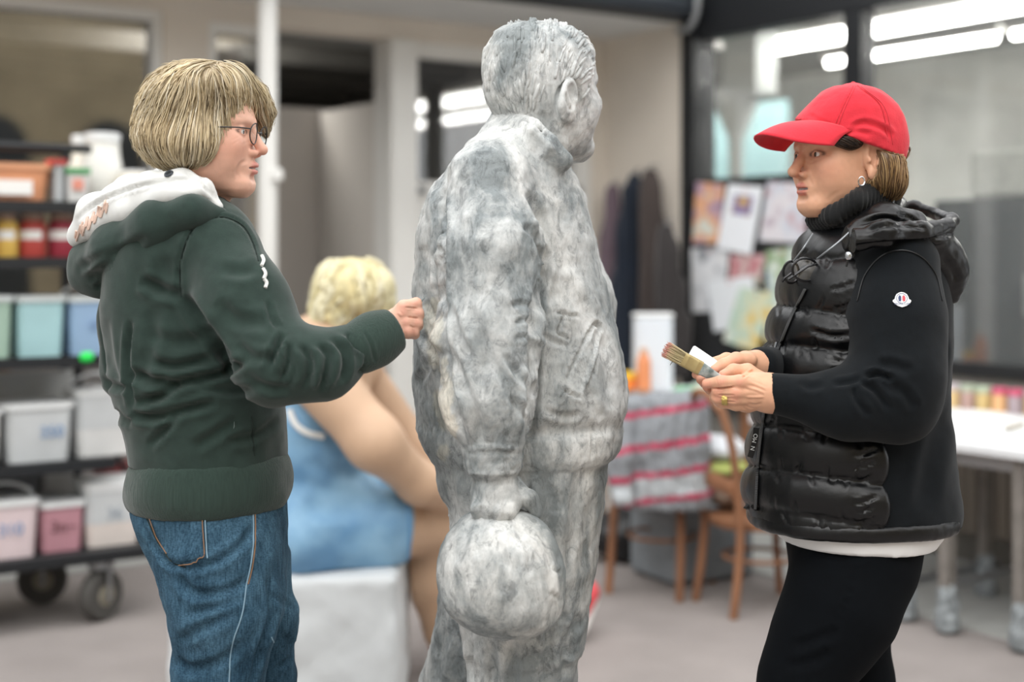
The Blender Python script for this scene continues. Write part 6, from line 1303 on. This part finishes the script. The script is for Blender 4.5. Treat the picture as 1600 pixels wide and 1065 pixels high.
# shirt hem and trousers
sh = ploft([(800, 1195, 1480, .03, .165), (826, 1206, 1468, .03, .166), (842, 1218, 1456, .03, .164)], D2, 2.2, shear=-.02); V, Q = mesh_sdf(sh, *bbx([P(1160, 880, 2.85), P(1500, 790, 2.3)], .04), .006); mesh_obj('shirt_hem', V, Q, mat('white_shirt', '#e4e4e4', .85), w2)
hip = ploft([(795, 1216, 1452, .03, .132), (830, 1226, 1444, .03, .134), (870, 1233, 1434, .03, .134), (910, 1236, 1420, .03, .128), (950, 1234, 1398, .03, .11)], D2, 2.1)
lg1 = chain(fpx((1338, 880, 2.57), (1312, 950, 2.55), (1278, 1010, 2.54), (1250, 1065, 2.53), (1215, 1180, 2.52), (1230, 1380, 2.55), (1242, 1545, 2.57)), [.105, .096, .080, .066, .056, .052, .05], .04)
lg2 = chain(fpx((1335, 880, 2.70), (1342, 960, 2.73), (1342, 1065, 2.74), (1350, 1200, 2.74), (1385, 1490, 2.76)), [.09, .058, .062, .058, .05], .03)
pf2 = union([union([hip, lg1], .03), lg2], .008); V, Q = mesh_sdf(pf2, (.25, 2.25, .02), (1.0, 3.0, 1.0), .007); N = vnormals(V, Q)
V = strokes(V, N, [([(1342, 870), (1325, 930), (1300, 990), (1275, 1065)], 1.8, .003), ([(1270, 860), (1320, 868), (1360, 862)], 8, .006), ([(1240, 1010), (1270, 1000), (1310, 985)], 9, .005), ([(1225, 1040), (1260, 1035), (1300, 1020)], 9, .004)]); o = mesh_obj('trousers', V, Q, M_pants, w2)
for (a, b) in (((1245, 1570), 2.57), ((1388, 1510), 2.76)):
    p0 = P(a[0], a[1], b); p0[2] = .045; p1 = p0+np.array((-.15, -.05, -.012)); f = inter(cone(p0, p1, .043, .036), half((0, 0, .004), (0, 0, -1)), .004); V, Q = mesh_sdf(f, *bbx([p0, p1], .08), .007); mesh_obj('shoe', V, Q, mat('black_shoe', '#1c1d1f', .5), w2)
# cap
cp = ploft([(131.5, 1322, 1342, 0, .02), (134, 1305, 1356, 0, .038), (141, 1287, 1373, 0, .058), (152, 1273, 1387, 0, .071), (168, 1258, 1401, 0, .080), (188, 1241, 1411, 0, .086), (208, 1234, 1416, 0, .088), (228, 1234, 1417, 0, .088), (250, 1240, 1412, 0, .086), (262, 1245, 1405, 0, .084)], D2, 2.15)
cpl = half(P(1318, 211, 2.53), (-.345, .10, -.93)); cap_ = inter(cp, cpl, .003); cap_ = sub(cap_, lambda p: np.maximum(cp(p)+.006, cpl(p)-.0), .002) if False else cap_
V, Q = mesh_sdf(cap_, *bbx(fpx((1215, 275, 2.5), (1440, 115, 2.7)), .03), .0036); N = vnormals(V, Q); V = V+N*(.0018*fbm(V, 22, 3, 2))[:, None]
V = strokes(V, vnormals(V, Q), [([(1334, 134), (1318, 165), (1305, 200)], 1.6, .0014), ([(1336, 133), (1375, 165), (1390, 225)], 1.6, .0014), ([(1330, 200), (1350, 192), (1378, 200), (1395, 214)], 5, .005), ([(1318, 208), (1340, 205), (1360, 210)], 4, .003), ([(1262, 178), (1280, 188), (1300, 196)], 4, .0015)]); cpo = mesh_obj('cap', V, Q, M_cap, w2); cpo['label'] = 'bright red baseball cap'; bc = bvh_of(V, Q)
for e_ in ([(1333, 135), (1318, 165), (1303, 198)], [(1337, 135), (1322, 165), (1308, 200)], [(1340, 134), (1376, 165), (1388, 222)], [(1346, 136), (1382, 168), (1395, 226)]): seam('stitching', bc, e_, .0007, mat('red_thread', '#c02c38', .8), cpo, .0004)
br = []; nu, nv = 33, 13
for i in range(nu):
    ph_ = math.radians(-76+152*i/(nu-1))
    for j in range(nv):
        t = j/(nv-1); ci_, si_ = math.cos(ph_), math.sin(ph_); xi = .012+.076*ci_; yi = .080*si_; xo = .012+.166*max(ci_, 0)**.72; yo = .080*si_
        x = xi*(1-t)+xo*t; y = yi*(1-t)+yo*t; z = .030+.032*ci_**.8-(.026*ci_+.0)*t-.034*(si_**2)*(t**.8)*(.6+.4*ci_)+.006*math.sin(math.pi*t); br.append(G2((x, y, z)))
F = [(i*nv+j, (i+1)*nv+j, (i+1)*nv+j+1, i*nv+j+1) for i in range(nu-1) for j in range(nv-1)]; b_ = mesh_obj('brim', np.array(br), F, M_cap, cpo); md = b_.modifiers.new('s', 'SOLIDIFY'); md.thickness = .003; md.offset = 0
tp_, n_ = hit(bc, 1333, 136, .0)
MB().lathe(P(1333, 131, 2.6), [(.005, 0), (.005, .002), (.002, .004)], 12).build('cap_button', M_cap, cpo, True)
q, n = hit(bc, 1257, 168, .001)
if q is not None: MB().tube([q+np.array((-.004, 0, -.008)), q, q+np.array((.004, 0, .008))], [.0012, .003, .0012], 6, flat=(1, .3)).build('cap_emblem', mat('cap_emblem', '#7a4a9a', .7), cpo, True)
# hair under the cap
h2 = union([ell(P(1370, 262, 2.585), (px(39, 2.6), .070, px(54, 2.6))), ell(P(1384, 284, 2.60), (px(27, 2.6), .07, px(33, 2.6))), chain(fpx((1405, 228, 2.6), (1416, 232, 2.6), (1412, 244, 2.6)), [.008, .006, .004], .01)], .012)
h2 = sub(h2, ell(P(1352, 252, 2.50), (px(30, 2.5), .10, px(40, 2.5))), .004); h2 = sub(h2, lambda p: cap_(p)-.003, .003); h2 = sub(h2, cone(P(1318, 290, 2.5), P(1335, 330, 2.5), .035, .055), .006); h2 = sub(h2, half(P(1385, 322, 2.6), (.25, 0, 1)), .005)
Vh, Qh = mesh_sdf(h2, *bbx(fpx((1285, 335, 2.7), (1440, 195, 2.46)), .02), .0035)
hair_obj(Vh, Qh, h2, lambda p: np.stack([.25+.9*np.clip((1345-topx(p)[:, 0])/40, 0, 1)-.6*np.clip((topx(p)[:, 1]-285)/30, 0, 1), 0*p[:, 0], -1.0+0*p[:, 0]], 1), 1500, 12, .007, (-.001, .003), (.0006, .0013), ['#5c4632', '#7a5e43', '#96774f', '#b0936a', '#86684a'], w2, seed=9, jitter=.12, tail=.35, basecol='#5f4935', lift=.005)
sb = inter(ell(P(1322, 220, 2.527), (px(27, 2.5), .016, px(15, 2.5))), half(P(1322, 232, 2.52), (-.35, 0, -1)), .004)
sb = sub(sb, lambda p: cap_(p)-.001, .002); Vh, Qh = mesh_sdf(sb, *bbx(fpx((1285, 245, 2.56), (1360, 195, 2.5)), .01), .0025)
hair_obj(Vh, Qh, sb, lambda p: np.stack([1+0*p[:, 0], 0*p[:, 0], -.45+0*p[:, 0]], 1), 260, 7, .005, (-.001, .0012), (.0005, .0010), ['#1f1814', '#34271f', '#4c3a2c'], w2, seed=3, jitter=.08, basecol='#241c17')
# earring, ring
mb = MB(); e0 = P(1346, 283, 2.515); mb.tube([e0+.006*np.array((math.cos(a), .3*math.cos(a), math.sin(a)*1.3)) for a in np.linspace(0, 2*math.pi, 17)], .0015, 6, cap=False); mb.build('earring', mat('silver', '#d7d8da', .2, metal=1), w2, True)
rc = P(1133, 621.5, 2.411); mb = MB(); ax = P(1121, 621, 2.415)-P(1148, 622, 2.408); mb.lathe(rc, [(.0112, -.0048), (.0126, -.0048), (.0129, 0), (.0126, .0048), (.0112, .0048)], 26, ax/np.linalg.norm(ax), cap=False); mb.build('finger_ring', mat('gold', '#d9bd72', .25, metal=1, bump=.4, bscale=300), w2, True)
# reading glasses hanging on a cord
M_gb = mat('glasses_dark', '#121214', .25)
rg_ = lambda x, y, D, rx, ry: [P(x+rx*math.cos(a), y+ry*math.sin(a), D+.006*math.cos(a)) for a in np.linspace(0, 2*math.pi, 31)]
gq, _ = hit(bp_, 1262, 425, .0); gD = (gq[1] if gq is not None else 2.47)-.015
mb = MB(); mb.tube(rg_(1258, 421, gD, 20, 18), .0023, 6, cap=False); g2 = mb.build('reading_glasses', M_gb, w2, True); g2['label'] = 'round black reading glasses hanging on a cord'
mb = MB(); mb.tube(rg_(1236, 425, gD+.03, 12, 17), .0023, 6, cap=False); mb.build('rim', M_gb, g2, True)
r_ = rg_(1258, 421, gD, 19.5, 17.5)[:-1]; MB().add(r_, [tuple(range(len(r_)))]).build('lens', M_lens, g2); r_ = rg_(1236, 425, gD+.03, 11.5, 16.5)[:-1]; MB().add(r_, [tuple(range(len(r_)))]).build('lens', M_lens, g2)
mb = MB(); mb.tube(fpx((1240, 424, gD+.01), (1226, 434, gD+.008), (1222, 440, gD+.01)), .0022, 6); mb.build('temple', M_gb, g2, True); mb = MB(); mb.tube(fpx((1276, 412, gD), (1262, 416, gD-.008), (1232, 436, gD-.004)), .0022, 6); mb.build('temple', M_gb, g2, True)
cd = fpx((1277, 404, gD), (1290, 394, 2.46), (1310, 378, 2.455), (1340, 352, 2.475), (1372, 336, 2.50), (1392, 326, 2.53), (1397, 312, 2.56)); MB().tube(spline(cd, 6), .0017, 6).build('cord', mat('cord_grey', '#8f9498', .4, metal=.3), g2, True)
MB().tube(spline(fpx((1240, 408, gD+.02), (1255, 388, 2.50), (1270, 365, 2.52)), 6), .0017, 6).build('cord', MATS['cord_grey'], g2, True)
# paintbrush
t_ = empty('paintbrush', P(1090, 572, 2.43), 'flat paintbrush with pink-tipped bristles in the woman\'s hands', 'brush')
a0, a1, a2, a3, a4 = P(1040, 545, 2.418), P(1066, 560, 2.422), P(1094, 575, 2.427), P(1120, 590, 2.432), P(1150, 606, 2.440)
axb = a2-a1; axb /= np.linalg.norm(axb); nv_ = np.array((0, -1, 0.)); sd = np.cross(axb, nv_); sd /= np.linalg.norm(sd); nv_ = np.cross(sd, axb)
def slab(pts, ws, ths):
    mb = MB(); V = []; F = []
    for p_, w_, h_ in zip(pts, ws, ths): 
        for a in np.linspace(0, 2*math.pi, 16, endpoint=False):
            ca_, sa_ = math.cos(a), math.sin(a); V.append(p_+sd*w_*np.sign(ca_)*abs(ca_)**.5+nv_*h_*np.sign(sa_)*abs(sa_)**.5)
    for i in range(len(pts)-1):
        for j in range(16): F.append((i*16+j, i*16+(j+1) % 16, (i+1)*16+(j+1) % 16, (i+1)*16+j))
    F += [tuple(range(16))[::-1], tuple((len(pts)-1)*16+j for j in range(16))]; return mb.add(V, F)
k = px(1, 2.42)
fe = slab([a1, a1+axb*6*k, a1+axb*7*k, a1+axb*8*k, a1+axb*24*k, a1+axb*25*k, a1+axb*26*k, a2], [11.5*k]*8, [.0075, .0075, .0079, .0075, .0075, .0079, .0075, .0075]).build('ferrule', mat('brass', '#b5a374', .45, metal=.5), t_, True)
slab([a2-axb*2*k, a2+axb*6*k, a3, a4], [11*k, 10*k, 7.5*k, 6.5*k], [.007, .008, .007, .006]).build('handle', mat('grey_green_handle', '#5f6d6d', .45, noise=.5, nscale=60, col2='#b9c2c0'), t_, True)
rg = np.random.default_rng(3); bm_ = MB(); cols = []
for i in range(330):
    u, v = rg.uniform(-1, 1), rg.uniform(-1, 1); s0 = a1+axb*2*k+sd*u*10.5*k+nv_*v*.0062; e0 = a0+sd*(u*11.5*k+rg.normal()*1.2*k)+nv_*(v*.0085+rg.normal()*.001)+axb*(rg.normal()*1.6*k+abs(u)*1.5*k); m0 = (s0+e0)/2+sd*rg.normal()*.6*k
    n0 = len(bm_.V); bm_.tube([s0, m0, e0*.7+m0*.3, e0], [.0007, .0007, .0006, .0003], 4, False); cols += [hexc('#b8ab85' if rg.random() > .3 else '#8d8061')]*8+[hexc('#c3ad8c')]*4+[hexc('#cf9088')]*4
o = bm_.build('bristles', mat('bristle', (1, 1, 1), .6, attr='col'), t_, True); o['kind'] = 'stuff'; color_attr(o, np.array(cols))
MB().tube([a1+axb*(-8)*k+sd*9*k, a1+axb*(-12)*k+sd*13*k, a1+axb*-12*k+sd*18*k], .0005, 4).build('stray_bristle', mat('dark_bristle', '#4a4438', .7), t_)
# white phone behind the brush
ph_ = P(1104, 573, 2.475); R_ = Matrix.Translation(Vector(ph_)) @ Matrix.Rotation(math.radians(34), 4, 'Y') @ Matrix.Rotation(math.radians(-28), 4, 'X')
t_ = empty('white_card', ph_, 'white rounded card held behind the paintbrush', 'card'); MB().box((0, 0, 0), (.076, .006, .044), M=R_, bev=.0028).build('body', mat('card_white', '#eef1f2', .35), t_)
